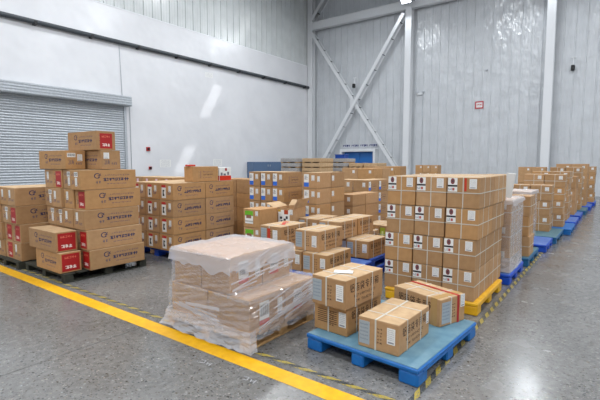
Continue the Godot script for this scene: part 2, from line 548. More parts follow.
func define_kinds():
	# size in x, y, z; sheet; stickers [cell, face, across 0..1, up 0..1, w, h]; straps
	K.long = {"s": Vector3(0.292, 0.279, 0.86), "sheet": "long", "st": [], "strap": "", "flaps": true}
	K.ended = {"s": Vector3(0.38, 0.284, 0.69), "sheet": "ended", "st": [[2, "z", 0.34, 0.5, 0.115, 0.22], [0, "z", 0.76, 0.66, 0.06, 0.1]], "strap": "", "flaps": true}
	K.crate = {"s": Vector3(0.265, 0.262, 0.53), "sheet": "crate", "st": [[3, "z", 0.24, 0.5, 0.095, 0.21], [0, "z", 0.72, 0.66, 0.06, 0.09]], "strap": "", "flaps": true}
	K.foil = {"s": Vector3(0.36, 0.255, 0.57), "sheet": "foil", "st": [[5, "z", 0.17, 0.52, 0.095, 0.17], [0, "z", 0.82, 0.58, 0.07, 0.12]], "strap": "foil", "flaps": true}
	K.emblem = {"s": Vector3(0.34, 0.331, 0.64), "sheet": "plain", "st": [[1, "z", 0.17, 0.76, 0.1, 0.15], [0, "z", 0.8, 0.8, 0.075, 0.105]], "strap": "cross", "flaps": true}
	K.plain = {"s": Vector3(0.45, 0.33, 0.5), "sheet": "plain", "st": [[0, "z", 0.75, 0.7, 0.07, 0.08]], "strap": "", "flaps": false}
	K.plain_strap = {"s": Vector3(0.36, 0.32, 0.44), "sheet": "plain", "st": [[0, "z", 0.78, 0.76, 0.075, 0.085]], "strap": "cross", "flaps": false}
	K.bale = {"s": Vector3(0.295, 0.22, 0.42), "sheet": "plain", "st": [[0, "z", 0.7, 0.6, 0.06, 0.08]], "strap": "", "flaps": false}

func put_sticker(o: Node, st: Array, s: Vector3):
	var m := sticker_mesh(st[0], st[4], st[5])
	if st[1] == "z": part("sticker", m, M.stickers, o, Vector3((st[2] - 0.5) * s.x, st[3] * s.y, s.z / 2 + 0.0004))
	elif st[1] == "x": part("sticker", m, M.stickers, o, Vector3(s.x / 2 + 0.0004, st[3] * s.y, (0.5 - st[2]) * s.z), Vector3(0, PI / 2, 0))
	else: part("sticker", m, M.stickers, o, Vector3((st[2] - 0.5) * s.x, s.y + 0.0022, (0.5 - st[3]) * s.z), Vector3(-PI / 2, st[6] if st.size() > 6 else 0.0, 0))

func carton(kind: String, at: Vector3, turn: float, label: String, group: String, opt := {}) -> Node3D:
	# at is the middle of the underside
	var k: Dictionary = K[kind]
	var s: Vector3 = opt.get("s", k.s)
	var o := thing("carton", label, "carton", at, turn, group)
	var mat: Material = M["card_%s_%d" % [opt.get("sheet", k.sheet), rng.randi_range(0, 2)]]
	var top := 0.0
	if k.flaps and not opt.has("no_flaps"):
		top = 0.0045
		var lift: float = rng.randf_range(0.0, 0.012)
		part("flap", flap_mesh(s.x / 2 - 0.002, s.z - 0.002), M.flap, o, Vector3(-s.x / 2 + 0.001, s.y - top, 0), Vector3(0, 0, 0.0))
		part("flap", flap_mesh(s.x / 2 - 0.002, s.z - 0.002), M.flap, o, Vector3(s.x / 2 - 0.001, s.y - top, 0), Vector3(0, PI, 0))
	part("body", body_mesh(s.x, s.y - top, s.z, true), mat, o)
	for st in opt.get("st", k.st): put_sticker(o, st, s)
	var how: String = opt.get("strap", k.strap)
	if how == "cross":
		part("strap", loop_mesh(s.z, s.y, 0.009), M.strap, o, Vector3(0, 0, 0), Vector3(0, PI / 2, 0))
		part("strap", loop_mesh(s.x, s.y, 0.009), M.strap, o, Vector3(0, 0, s.z * 0.17))
		part("strap", loop_mesh(s.x, s.y, 0.009), M.strap, o, Vector3(0, 0, -s.z * 0.2))
		var b := part("strap", loop_mesh(s.x + 0.004, s.z + 0.004, 0.009), M.strap, o, Vector3(0, s.y * 0.5, -s.z / 2 - 0.002), Vector3(PI / 2, 0, 0))
	elif how == "foil":
		part("strap", loop_mesh(s.x, s.y, 0.011), M.strap, o, Vector3(0, 0, s.z * 0.24))
		part("strap", loop_mesh(s.x, s.y, 0.011), M.strap, o, Vector3(0, 0, -s.z * 0.2))
		part("strap", loop_mesh(s.z, s.y, 0.014), M.strap, o, Vector3(-s.x * 0.06, 0, 0), Vector3(0, PI / 2, 0))
	return o

const LAYERS := ["bottom", "second", "third", "fourth", "fifth", "sixth"]

func stack(kind: String, look: String, where: String, right_x: float, front_z: float, base: float, nx: int, nz: int, ny: int, opt := {}):
	# a block of like cartons; right_x and front_z give its corner on the aisle and on the side of the yellow line
	var s: Vector3 = opt.get("s", K[kind].s)
	var gap: float = opt.get("gap", 0.012)
	var shift: Array = opt.get("shift", [])
	for j in ny:
		for c in nx:
			for r in nz:
				if opt.has("skip") and opt.skip.call(c, j, r): continue
				var label: String = look + ", " + ("top" if j == ny - 1 and ny > 1 else LAYERS[j]) + " layer"
				if nx > 1: label += ", " + ("aisle" if c == 0 else ("wall" if c == nx - 1 else ["", "second", "third", "fourth", "fifth"][c])) + " column"
				if nz > 1: label += ", " + ("line-side" if r == 0 else ("far" if r == nz - 1 else "middle")) + " row"
				label += " of " + where
				var dx: float = shift[j] if j < shift.size() else 0.0
				var at := Vector3(right_x + dx - s.x / 2 - c * (s.x + gap) + rng.randf_range(-0.002, 0.002), base + j * (s.y + 0.0045), front_z - s.z / 2 - r * (s.z + gap) + rng.randf_range(-1.0, 1.0) * opt.get("ragged", 0.003))
				var oo: Dictionary = opt.duplicate()
				if opt.has("vary"): oo.merge(opt.vary.call(c, j, r), true)
				carton(kind, at, deg_to_rad(rng.randf_range(-0.12, 0.12)), label, "cartons of " + where, oo)

# ------------------------------------------------------------------ pallets
func plastic_pallet(label: String, x0: float, z0: float, w: float, d: float, side: Material, top: Material, turn := 0.0, y := 0.0) -> Node3D:
	# x0, z0: the middle; three by three feet under a deck
	var o := thing("plastic_pallet", label, "pallet", Vector3(x0, y, z0), turn, "")
	var h := 0.145
	var deck := MB.new()
	deck.cbox(Vector3(-w / 2, h - 0.042, -d / 2), Vector3(w / 2, h - 0.006, d / 2), 0.008)
	part("deck", deck.mesh(), side, o)
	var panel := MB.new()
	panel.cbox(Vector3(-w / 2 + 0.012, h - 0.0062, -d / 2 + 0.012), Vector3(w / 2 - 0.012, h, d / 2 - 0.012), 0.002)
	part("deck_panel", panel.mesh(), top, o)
	for i in 3:
		for j in 3:
			var fw := 0.16 if i != 1 else 0.12
			var fd := 0.17 if j != 1 else 0.13
			var px: float = [-w / 2 + fw / 2 + 0.004, 0.0, w / 2 - fw / 2 - 0.004][i]
			var pz: float = [-d / 2 + fd / 2 + 0.004, 0.0, d / 2 - fd / 2 - 0.004][j]
			part("foot", box_mesh(fw, h - 0.042, fd, 0.012), side, o, Vector3(px, 0, pz))
	for i in 2:
		var rib := MB.new()
		var e := (w / 2 - 0.008) * (1 if i else -1)
		rib.cbox(Vector3(e - 0.007, h - 0.06, -d / 2 + 0.1), Vector3(e + 0.007, h - 0.042, d / 2 - 0.1), 0.003)
		part("edge_rib", rib.mesh(), side, o)
	return o

func wood_pallet(label: String, x0: float, z0: float, w: float, d: float, m: Material, turn := 0.0, y := 0.0) -> Node3D:
	var o := thing("wooden_pallet", label, "pallet", Vector3(x0, y, z0), turn, "")
	for i in 3:
		var px: float = [-w / 2 + 0.05, 0.0, w / 2 - 0.05][i]
		part("bottom_board", box_mesh(0.1, 0.016, d, 0.003), m, o, Vector3(px, 0, 0))
		for j in 3:
			var pz: float = [-d / 2 + 0.06, 0.0, d / 2 - 0.06][j]
			part("block", box_mesh(0.1, 0.072, 0.12, 0.004), m, o, Vector3(px, 0.016, pz))
	for j in 3:
		var pz: float = [-d / 2 + 0.05, 0.0, d / 2 - 0.05][j]
		part("cross_board", box_mesh(w, 0.017, 0.1, 0.003), m, o, Vector3(0, 0.088, pz))
	var n := 7
	var bw := d / (n + 0.6 * (n - 1) * 0.4)
	for k in n:
		part("deck_board", box_mesh(w, 0.018, bw, 0.003), m, o, Vector3(0, 0.105, -d / 2 + bw / 2 + k * (d - bw) / (n - 1)))
	return o

# ------------------------------------------------------------------ stretch film
func film_mesh(lo: Vector3, hi: Vector3, sd: int, amp: float, cell := 0.035, flare := 0.0, front_only := false) -> ArrayMesh:
	# film wound round a block, crumpled; flare spreads its lower hem
	var g := RandomNumberGenerator.new()
	g.seed = sd
	var f := FastNoiseLite.new()
	f.seed = sd
	f.frequency = 4.0
	f.fractal_octaves = 3
	var mb := MB.new()
	var r := 0.03
	var ring := []
	var c := [Vector2(hi.x, hi.z), Vector2(hi.x, lo.z), Vector2(lo.x, lo.z), Vector2(lo.x, hi.z)]
	for k in 4:
		var a: Vector2 = c[k]
		var b: Vector2 = c[(k + 1) % 4]
		var n := int(ceil(a.distance_to(b) / cell))
		for q in n:
			ring.append(a.lerp(b, float(q) / n))
	var rows := int(ceil((hi.y - lo.y) / cell * 2.2))
	var mid := Vector2((lo.x + hi.x) / 2, (lo.z + hi.z) / 2)
	var pts := []
	for y in rows + 1:
		var row := []
		var t := float(y) / rows
		for p in ring:
			var out: Vector2 = (p - mid).normalized()
			var yy := lerpf(lo.y, hi.y, t)
			# slanting creases, as film stretches round corners
			var along: float = p.x - p.y + yy * 0.35
			var across: float = yy - (p.x - p.y) * 0.22
			var e := f.get_noise_2d(along * 0.5, across * 6.0) * amp * 1.5 + f.get_noise_2d(along * 1.2 + 5.0, across * 1.5) * amp + g.randf_range(-amp, amp) * 0.12 + amp
			var fl := flare * pow(1.0 - t, 3.0) * (0.6 + 0.8 * absf(f.get_noise_2d(p.x * 2.0 + 9.0, p.y * 2.0)))
			row.append(Vector3(p.x + out.x * (e + fl), yy + g.randf_range(-amp, amp) * 0.1 * (1.0 if y > 0 and y < rows else 0.0), p.y + out.y * (e + fl)))
		pts.append(row)
	var m := ring.size()
	for y in rows:
		for k in m:
			var k2 := (k + 1) % m
			if front_only and ring[k].y < hi.z - 0.22: continue
			if front_only and ring[k].x > hi.x - 0.01 and ring[k].y < hi.z - 0.06: continue
			var o := Vector3(pts[y][k].x - mid.x, 0, pts[y][k].z - mid.y)
			if (y + k) % 2 == 0:
				mb.tri_out(pts[y][k], pts[y][k2], pts[y + 1][k2], o)
				mb.tri_out(pts[y][k], pts[y + 1][k2], pts[y + 1][k], o)
			else:
				mb.tri_out(pts[y][k], pts[y][k2], pts[y + 1][k], o)
				mb.tri_out(pts[y][k2], pts[y + 1][k2], pts[y + 1][k], o)
	return mb.mesh()

func sheet_mesh(lo: Vector3, hi: Vector3, drop: float, sd: int) -> ArrayMesh:
	# a thin sheet lying on a block and hanging over its edges by about drop
	var f := FastNoiseLite.new()
	f.seed = sd
	f.frequency = 2.6
	f.fractal_octaves = 3
	var mb := MB.new()
	var n := 34
	var pts := []
	for a in n + 1:
		var row := []
		for b in n + 1:
			var u := lerpf(lo.x - drop, hi.x + drop, float(a) / n)
			var w := lerpf(lo.z - drop, hi.z + drop, float(b) / n)
			var x := clampf(u, lo.x - 0.006, hi.x + 0.006)
			var z := clampf(w, lo.z - 0.006, hi.z + 0.006)
			var over := maxf(absf(u - x), absf(w - z))
			var ragged := 0.5 + 0.7 * absf(f.get_noise_2d(u * 0.5, w * 0.5 + 7.0))
			var bump := f.get_noise_2d(u * 3.0, w * 3.0) * 0.012 + 0.008
			var dir := Vector2(signf(u - x), signf(w - z)) * (0.012 + over * 0.06)
			row.append(Vector3(x + dir.x, hi.y + (bump if over < 0.01 else 0.004 - over * ragged), z + dir.y))
		pts.append(row)
	for a in n:
		for b in n:
			mb.tri_out(pts[a][b], pts[a + 1][b], pts[a + 1][b + 1], Vector3(0.01, 1, 0.01))
			mb.tri_out(pts[a][b], pts[a + 1][b + 1], pts[a][b + 1], Vector3(0.01, 1, 0.01))
	return mb.mesh()

# ------------------------------------------------------------------ lamps
func flood_lamp(at: Vector3, label: String):
	var o := thing("flood_lamp", label, "lamp", at, 0.0, "flood lamps on the steel columns")
	var tilt := Vector3(deg_to_rad(38), 0, 0)
	part("housing", box_mesh(0.62, 0.46, 0.1, 0.02), M.lamp_body, o, Vector3(0, -0.12, 0.0), tilt)
	var lens := MB.new()
	lens.cbox(Vector3(-0.28, -0.2, 0), Vector3(0.28, 0.2, 0.012), 0.004)
	var b := Basis.from_euler(tilt)
	var mid := Vector3(0, -0.12, 0) + b * Vector3(0, 0.23, 0.052)
	part("light_lens", lens.mesh(), M.glow, o, mid, tilt)
	var br := MB.new()
	br.beam(Vector3(-0.33, 0.02, -0.3), Vector3(-0.33, 0.02, 0.02), 0.03, 0.03)
	br.beam(Vector3(0.33, 0.02, -0.3), Vector3(0.33, 0.02, 0.02), 0.03, 0.03)
	part("bracket", br.mesh(), M.lamp_body, o)
	var l := AreaLight3D.new()
	l.name = "flood_light"
	o.add_child(l)
	l.area_size = Vector2(0.56, 0.4)
	l.light_energy = FLOOD
	l.light_color = Color(0.96, 0.98, 1.0)
	l.shadow_enabled = true
	l.area_range = 60.0
	# an area light shines along its -z
	l.transform = Transform3D(b * Basis(Vector3.UP, PI), mid + b * Vector3(0, 0, 0.03))

func high_bay(at: Vector3):
	var o := thing("high_bay_lamp", "round high bay lamp hanging from the roof", "lamp", at, 0.0, "high bay lamps under the roof")
	var sh := MB.new()
	sh.tube(Vector3(0, 0.06, 0), Vector3(0, 0.3, 0), 0.3, 20, 0.12)
	part("lamp_shade", sh.mesh(), M.lamp_body, o)
	var le := MB.new()
	le.tube(Vector3(0, 0.035, 0), Vector3(0, 0.059, 0), 0.28, 20)
	part("light_lens", le.mesh(), M.glow, o)
	var rod := MB.new()
	rod.tube(Vector3(0, 0.3, 0), Vector3(0, ROOF_Y - at.y, 0), 0.012, 6)
	part("rod", rod.mesh(), M.lamp_body, o)
	var l := AreaLight3D.new()
	l.name = "bay_light"
	o.add_child(l)
	l.area_size = Vector2(0.5, 0.5)
	l.light_energy = BAY
	l.light_color = Color(0.97, 0.985, 1.0)
	l.shadow_enabled = true
	l.area_range = 60.0
	l.rotation.x = -PI / 2
	l.position.y = 0.02

const FLOOD := 36.0
const BAY := 70.0

# ------------------------------------------------------------------ the hall
func rib_panel(w: float, h: float, out := 0.04) -> ArrayMesh:
	# a ribbed steel sheet standing on y = 0, seen from +z
	var key := "rib%.3f_%.3f" % [w, h]
	if not meshes.has(key):
		var mb := MB.new()
		var prof := [[0.0, 0.0], [0.012, out], [0.05, out], [0.062, 0.0], [0.155, 0.0], [0.163, 0.007], [0.183, 0.007], [0.191, 0.0], [0.31, 0.0], [0.318, 0.007], [0.338, 0.007], [0.346, 0.0],
			[0.47, 0.0], [0.482, out], [0.52, out], [0.532, 0.0], [0.625, 0.0], [0.633, 0.007], [0.653, 0.007], [0.661, 0.0], [0.78, 0.0], [0.788, 0.007], [0.808, 0.007], [0.816, 0.0], [w, 0.0], [w, -0.03], [0.0, -0.03]]
		for k in prof.size():
			var a: Array = prof[k]
			var b: Array = prof[(k + 1) % prof.size()]
			mb.quad(Vector3(a[0], 0, a[1]), Vector3(b[0], 0, b[1]), Vector3(b[0], h, b[1]), Vector3(a[0], h, a[1]))
		meshes[key] = mb.mesh()
	return meshes[key]

func slab(lo: Vector3, hi: Vector3) -> ArrayMesh:
	var mb := MB.new()
	mb.cbox(lo, hi)
	return mb.mesh()

func build_hall():
	# floor: cast slabs with sawn joints between them
	var fl := structure("floor", slab(Vector3(WALL_X - 0.3, -0.5, BACK_Z - 0.3), Vector3(EAST_X + 0.3, -0.008, SOUTH_Z + 0.3)), M.joint)
	var xs := [WALL_X]
	var x := -15.75
	while x < EAST_X:
		xs.append(x); x += 6.0
	xs.append(EAST_X)
	var zs := [BACK_Z]
	var z := -20.5
	while z < SOUTH_Z:
		zs.append(z); z += 6.0
	zs.append(SOUTH_Z)
	for a in xs.size() - 1:
		for b in zs.size() - 1:
			part("slab", slab(Vector3(xs[a] + 0.002, -0.3, zs[b] + 0.002), Vector3(xs[a + 1] - 0.004, 0.0, zs[b + 1] - 0.002)), M.floor, fl)
	# roof, with a row of small rooflights in one bay
	var rz0 := -20.9
	var rz1 := -20.15
	var roof := structure("ceiling", slab(Vector3(WALL_X - 0.3, ROOF_Y, rz1), Vector3(EAST_X + 0.3, ROOF_Y + 0.12, SOUTH_Z + 0.3)), M.ceiling)
	part("roof_bay", slab(Vector3(WALL_X - 0.3, ROOF_Y, BACK_Z - 0.3), Vector3(EAST_X + 0.3, ROOF_Y + 0.12, rz0)), M.ceiling, roof)
	var edge := WALL_X - 0.3
	var wn := 1
	for op in [[-15.2, -13.6], [-11.75, -10.25], [-9.1, -7.9]]:
		part("roof_bay", slab(Vector3(edge, ROOF_Y, rz0), Vector3(op[0], ROOF_Y + 0.12, rz1)), M.ceiling, roof)
		structure("window_%d" % wn, slab(Vector3(op[0], ROOF_Y + 0.09, rz0), Vector3(op[1], ROOF_Y + 0.1, rz1)), M.pane)
		edge = op[1]
		wn += 1
	part("roof_bay", slab(Vector3(edge, ROOF_Y, rz0), Vector3(EAST_X + 0.3, ROOF_Y + 0.12, rz1)), M.ceiling, roof)
	structure("wall_right", slab(Vector3(EAST_X, 0, BACK_Z - 0.3), Vector3(EAST_X + 0.25, ROOF_Y, SOUTH_Z + 0.3)), M.white_wall)
	structure("wall_front", slab(Vector3(WALL_X, 0, SOUTH_Z), Vector3(EAST_X, ROOF_Y, SOUTH_Z + 0.25)), M.white_wall)
	var wl := structure("wall_left", slab(Vector3(WALL_X - 0.25, 0, BACK_Z - 0.3), Vector3(WALL_X, 8.19, SOUTH_Z + 0.3)), M.white_wall)
	part("backing", slab(Vector3(WALL_X - 0.25, 8.19, BACK_Z - 0.3), Vector3(WALL_X - 0.12, ROOF_Y, SOUTH_Z + 0.3)), M.sheet_upper, wl)
	part("flashing", slab(Vector3(WALL_X - 0.12, 8.19, BACK_Z), Vector3(WALL_X + 0.012, 8.23, SOUTH_Z)), M.steel_white, wl)
	var up := rib_panel(0.94, ROOF_Y - 8.23)
	z = BACK_Z + 0.94
	while z < SOUTH_Z:
		part("panel", up, M.sheet_upper, wl, Vector3(WALL_X - 0.07, 8.23, z), Vector3(0, PI / 2, 0))
		z += 0.94
	var wb := structure("wall_back", slab(Vector3(WALL_X - 0.25, 0, BACK_Z - 0.3), Vector3(EAST_X + 0.25, ROOF_Y, BACK_Z - 0.06)), M.sheet)
	var pn := rib_panel(0.94, ROOF_Y)
	x = WALL_X
	while x < EAST_X - 0.9:
		part("panel", pn, M.sheet, wb, Vector3(x, 0, BACK_Z))
		x += 0.94
	# steel columns with base plates, H section
	var cz := BACK_Z + 0.36
	var names := ["corner", "lamp bearing", "second lamp bearing", "third"]
	var k := 0
	for cx in [WALL_X + 0.22, -10.3, -3.0, 4.3]:
		var c := MB.new()
		c.cbox(Vector3(-0.19, 0, 0.17), Vector3(0.19, ROOF_Y, 0.19), 0.004)
		c.cbox(Vector3(-0.19, 0, -0.19), Vector3(0.19, ROOF_Y, -0.17), 0.004)
		c.cbox(Vector3(-0.008, 0, -0.17), Vector3(0.008, ROOF_Y, 0.17))
		var o := structure("column_%d" % (k + 1), c.mesh(), M.steel_white, Vector3(cx, 0, cz))
		part("base_plate", box_mesh(0.5, 0.025, 0.5, 0.004), M.steel_white, o)
		k += 1
	# tie beam between the columns
	var tb := MB.new()
	var by := 10.55
	tb.cbox(Vector3(WALL_X, by, cz - 0.16), Vector3(EAST_X, by + 0.02, cz + 0.16))
	tb.cbox(Vector3(WALL_X, by + 0.5, cz - 0.16), Vector3(EAST_X, by + 0.52, cz + 0.16))
	tb.cbox(Vector3(WALL_X, by + 0.02, cz + 0.08), Vector3(EAST_X, by + 0.5, cz + 0.095))
	structure("beam_1", tb.mesh(), M.steel_white)
	# cross bracing: two angles side by side joined by battens
	var br := [[Vector3(-17.2, 10.35, 0), Vector3(-10.55, 0.75, 0)], [Vector3(-10.55, 10.3, 0), Vector3(-17.2, 0.15, 0)], [Vector3(-17.2, 11.2, 0), Vector3(-15.7, ROOF_Y - 0.1, 0)]]
	k = 1
	for b in br:
		var zf := cz + 0.24
		var zb := cz - 0.28
		if k == 2: zf += 0.1; zb += 0.1
		var fm := MB.new()
		fm.beam(b[0] + Vector3(0, 0, zf), b[1] + Vector3(0, 0, zf), 0.025, 0.21, Vector3(0, 1, 0.001))
		var o := structure("brace_%d" % k, fm.mesh(), M.steel_white)
		var bm := MB.new()
		bm.beam(b[0] + Vector3(0, 0, zb), b[1] + Vector3(0, 0, zb), 0.02, 0.09, Vector3(0, 1, 0.001))
		part("rear_angle", bm.mesh(), M.steel_white, o)
		var n := int(b[0].distance_to(b[1]) / 0.95)
		for q in n:
			var p: Vector3 = b[0].lerp(b[1], (q + 0.5) / n)
			var bt := MB.new()
			bt.beam(p + Vector3(0, 0, zb), p + Vector3(0, 0, zf), 0.06, 0.03)
			part("batten", bt.mesh(), M.lamp_body, o)
		k += 1
	# gusset where the braces cross
	structure("trim_1", slab(Vector3(-14.13, 5.1, cz + 0.19), Vector3(-13.83, 5.65, cz + 0.205)), M.steel_white)
	# roller shutter in the white wall
	var dr := Node3D.new()
	dr.name = "door_1"
	add_child(dr)
	dr.set_meta("kind", "structure")
	var z0 := -10.62
	var z1 := -3.2
	var sl := MB.new()
	var arc := [[0.0, 0.004], [0.022, 0.022], [0.05, 0.03], [0.078, 0.022], [0.094, 0.004]]
	for q in arc.size() - 1:
		sl.quad(Vector3(arc[q][1], arc[q][0], 0), Vector3(arc[q][1], arc[q][0], -(z1 - z0)), Vector3(arc[q + 1][1], arc[q + 1][0], -(z1 - z0)), Vector3(arc[q + 1][1], arc[q + 1][0], 0))
	sl.quad(Vector3(0.0, 0.0, -(z1 - z0)), Vector3(0, 0, 0), Vector3(0, 0.094, 0), Vector3(0, 0.094, -(z1 - z0)))
	var sm := sl.mesh()
	for q in 42: part("slat", sm, M.galvanised, dr, Vector3(WALL_X + 0.06, q * 0.097, z1))
	part("guide_rail", slab(Vector3(WALL_X, 0, z0 - 0.1), Vector3(WALL_X + 0.13, 4.1, z0 + 0.01)), M.galvanised, dr)
	part("guide_rail", slab(Vector3(WALL_X, 0, z1), Vector3(WALL_X + 0.13, 4.1, z1 + 0.11)), M.galvanised, dr)
	var ho := MB.new()
	ho.cbox(Vector3(WALL_X, 4.06, z0 - 0.22), Vector3(WALL_X + 0.42, 4.48, z1 + 0.2), 0.03)
	for q in 4: ho.cbox(Vector3(WALL_X + 0.4, 4.1 + q * 0.1, z0 - 0.2), Vector3(WALL_X + 0.44, 4.14 + q * 0.1, z1 + 0.2), 0.012)
	part("housing", ho.mesh(), M.galvanised, dr)
	# blue double door in the far wall with frame and lettered board
	var d2 := Node3D.new()
	d2.name = "door_2"
	add_child(d2)
	d2.set_meta("kind", "structure")
	var dx := -13.65
	var dz := BACK_Z + 0.04
	var fr := MB.new()
	fr.cbox(Vector3(dx - 1.3, 0, dz), Vector3(dx - 1.14, 2.5, dz + 0.42), 0.008)
	fr.cbox(Vector3(dx + 1.14, 0, dz), Vector3(dx + 1.3, 2.5, dz + 0.42), 0.008)
	fr.cbox(Vector3(dx - 1.14, 2.32, dz), Vector3(dx + 1.14, 2.5, dz + 0.42), 0.008)
	part("frame", fr.mesh(), M.steel_white, d2)
	for q in 2:
		var leaf := part("leaf", slab(Vector3(dx - 1.12 + q * 1.13, 0.02, dz + 0.02), Vector3(dx - 0.01 + q * 1.13, 2.3, dz + 0.07)), M.blue_door, d2)
		part("door_handle", slab(Vector3(dx - 0.12 + q * 0.2, 1.0, dz + 0.07), Vector3(dx - 0.09 + q * 0.2, 1.25, dz + 0.11)), M.galvanised, leaf)
	for q in 4: part("letter_plate", sticker_mesh(14, 0.55, 0.2), M.stickers, d2, Vector3(dx - 1.0 + q * 0.66, 2.72, dz + 0.02))
	# pipe along the white wall with its clips, and a thin conduit down to the shutter
	var pi := MB.new()
	pi.tube(Vector3(WALL_X + 0.12, 6.76, SOUTH_Z - 0.2), Vector3(WALL_X + 0.12, 6.76, BACK_Z + 0.5), 0.085, 14)
	var po := single("wall_pipe", pi.mesh(), M.pipe, "long dark grey pipe running along the white wall", "pipe")
	z = BACK_Z + 1.0
	while z < 4.0:
		part("pipe_clip", slab(Vector3(WALL_X, 6.65, z - 0.05), Vector3(WALL_X + 0.22, 6.78, z + 0.05)), M.black, po)
		z += 2.1
	var cd := MB.new()
	cd.tube(Vector3(WALL_X + 0.02, 4.48, -10.62), Vector3(WALL_X + 0.02, 6.68, -10.55), 0.014, 6)
	cd.tube(Vector3(WALL_X + 0.02, 0.3, -10.95), Vector3(WALL_X + 0.02, 4.1, -10.95), 0.014, 6)
	single("wall_conduit", cd.mesh(), M.galvanised, "thin metal conduit beside the roller shutter on white wall", "conduit")

func build_fittings():
	var bz := BACK_Z + 0.05
	single("notice_sign", sticker_mesh(9, 0.44, 0.4), M.stickers, "white notice with red border on ribbed wall", "sign", Vector3(-6.31, 4.76, bz))
	# small wall fittings
	var cam := func(p: Vector3, label: String, dark: bool):
		var o := thing("wall_camera", label, "camera", p)
		part("arm", slab(Vector3(-0.02, 0.0, -0.07), Vector3(0.02, 0.45, -0.03)), M.steel_white, o)
		part("bracket", slab(Vector3(-0.1, 0.43, -0.07), Vector3(0.1, 0.47, -0.03)), M.steel_white, o)
		part("camera_body", box_mesh(0.16, 0.26, 0.2, 0.03), M.black if dark else M.galvanised, o, Vector3(0, -0.2, 0.06))
	cam.call(Vector3(-2.03, 6.25, bz + 0.05), "small black wall camera on bracket high on ribbed wall", true)
	cam.call(Vector3(-13.95, 6.6, bz + 0.3), "small dark wall camera above crossing of steel braces", true)
	var e := thing("emergency_light", "small white twin emergency light on ribbed wall", "lamp", Vector3(-9.64, 5.67, bz))
	part("case", slab(Vector3(-0.2, -0.06, -0.02), Vector3(0.14, 0.06, 0.06)), M.steel_white, e)
	part("lamp_head", slab(Vector3(-0.24, 0.04, 0.0), Vector3(-0.12, 0.14, 0.1)), M.galvanised, e)
	part("lamp_head", slab(Vector3(0.1, 0.04, 0.0), Vector3(0.22, 0.14, 0.1)), M.galvanised, e)
	single("wall_bell", box_mesh(0.14, 0.1, 0.1, 0.02), M.galvanised, "small grey fitting on seam of ribbed wall above notice", "fitting", Vector3(-6.0, 6.55, bz))
	var rod := MB.new()
	rod.tube(Vector3(0, 0, 0), Vector3(0, 5.0, 0), 0.012, 6)
	single("wall_conduit", rod.mesh(), M.galvanised, "thin conduit on ribbed wall near emergency light", "conduit", Vector3(-9.5, 0.6, bz + 0.01))
	# on the white wall
	var wx := WALL_X + 0.002
	for q in [[2.25, -11.82, 0.09, "red alarm push button on white wall, upper one"], [1.37, -11.9, 0.07, "dim red alarm button on white wall, lower one"]]:
		var o := thing("alarm_button", q[3], "alarm", Vector3(wx, q[0], q[1]))
		part("case", slab(Vector3(0, -q[2], -q[2]), Vector3(0.05, q[2], q[2])), M.red_tape, o)
		part("button", slab(Vector3(0.05, -0.05, -0.05), Vector3(0.07, 0.05, 0.05)), M.black, o)
	for q in [[1.58, -12.75, 0.62, 0.36, "pale paper notice on white wall near alarm buttons"], [1.62, -16.1, 0.62, 0.36, "pale paper notice on white wall near slate blue cabinet"], [6.2, -15.6, 0.5, 0.25, "small grey plate on white wall under the pipe"]]:
		var o := single("paper_notice", sticker_mesh(11, q[2], q[3]), M.stickers, q[4], "notice", Vector3(wx, q[0], q[1]), PI / 2)
	# slate blue cabinet against the white wall
	var c := thing("steel_cabinet", "slate blue two-door steel cabinet against the white wall", "cabinet", Vector3(WALL_X + 0.3, 0, -19.75))
	part("body", slab(Vector3(-0.25, 0.05, -1.42), Vector3(0.2, 1.66, 1.38)), M.slate_blue, c)
	part("plinth", slab(Vector3(-0.22, 0, -1.36), Vector3(0.17, 0.05, 1.32)), M.black, c)
	for q in 2:
		var d := part("door", slab(Vector3(0.2, 0.08, -1.4 + q * 1.39), Vector3(0.225, 1.63, -0.03 + q * 1.39)), M.slate_blue, c)
		part("handle", slab(Vector3(0.225, 1.38, -0.14 + q * 0.2), Vector3(0.25, 1.5, -0.11 + q * 0.2)), M.galvanised, d)

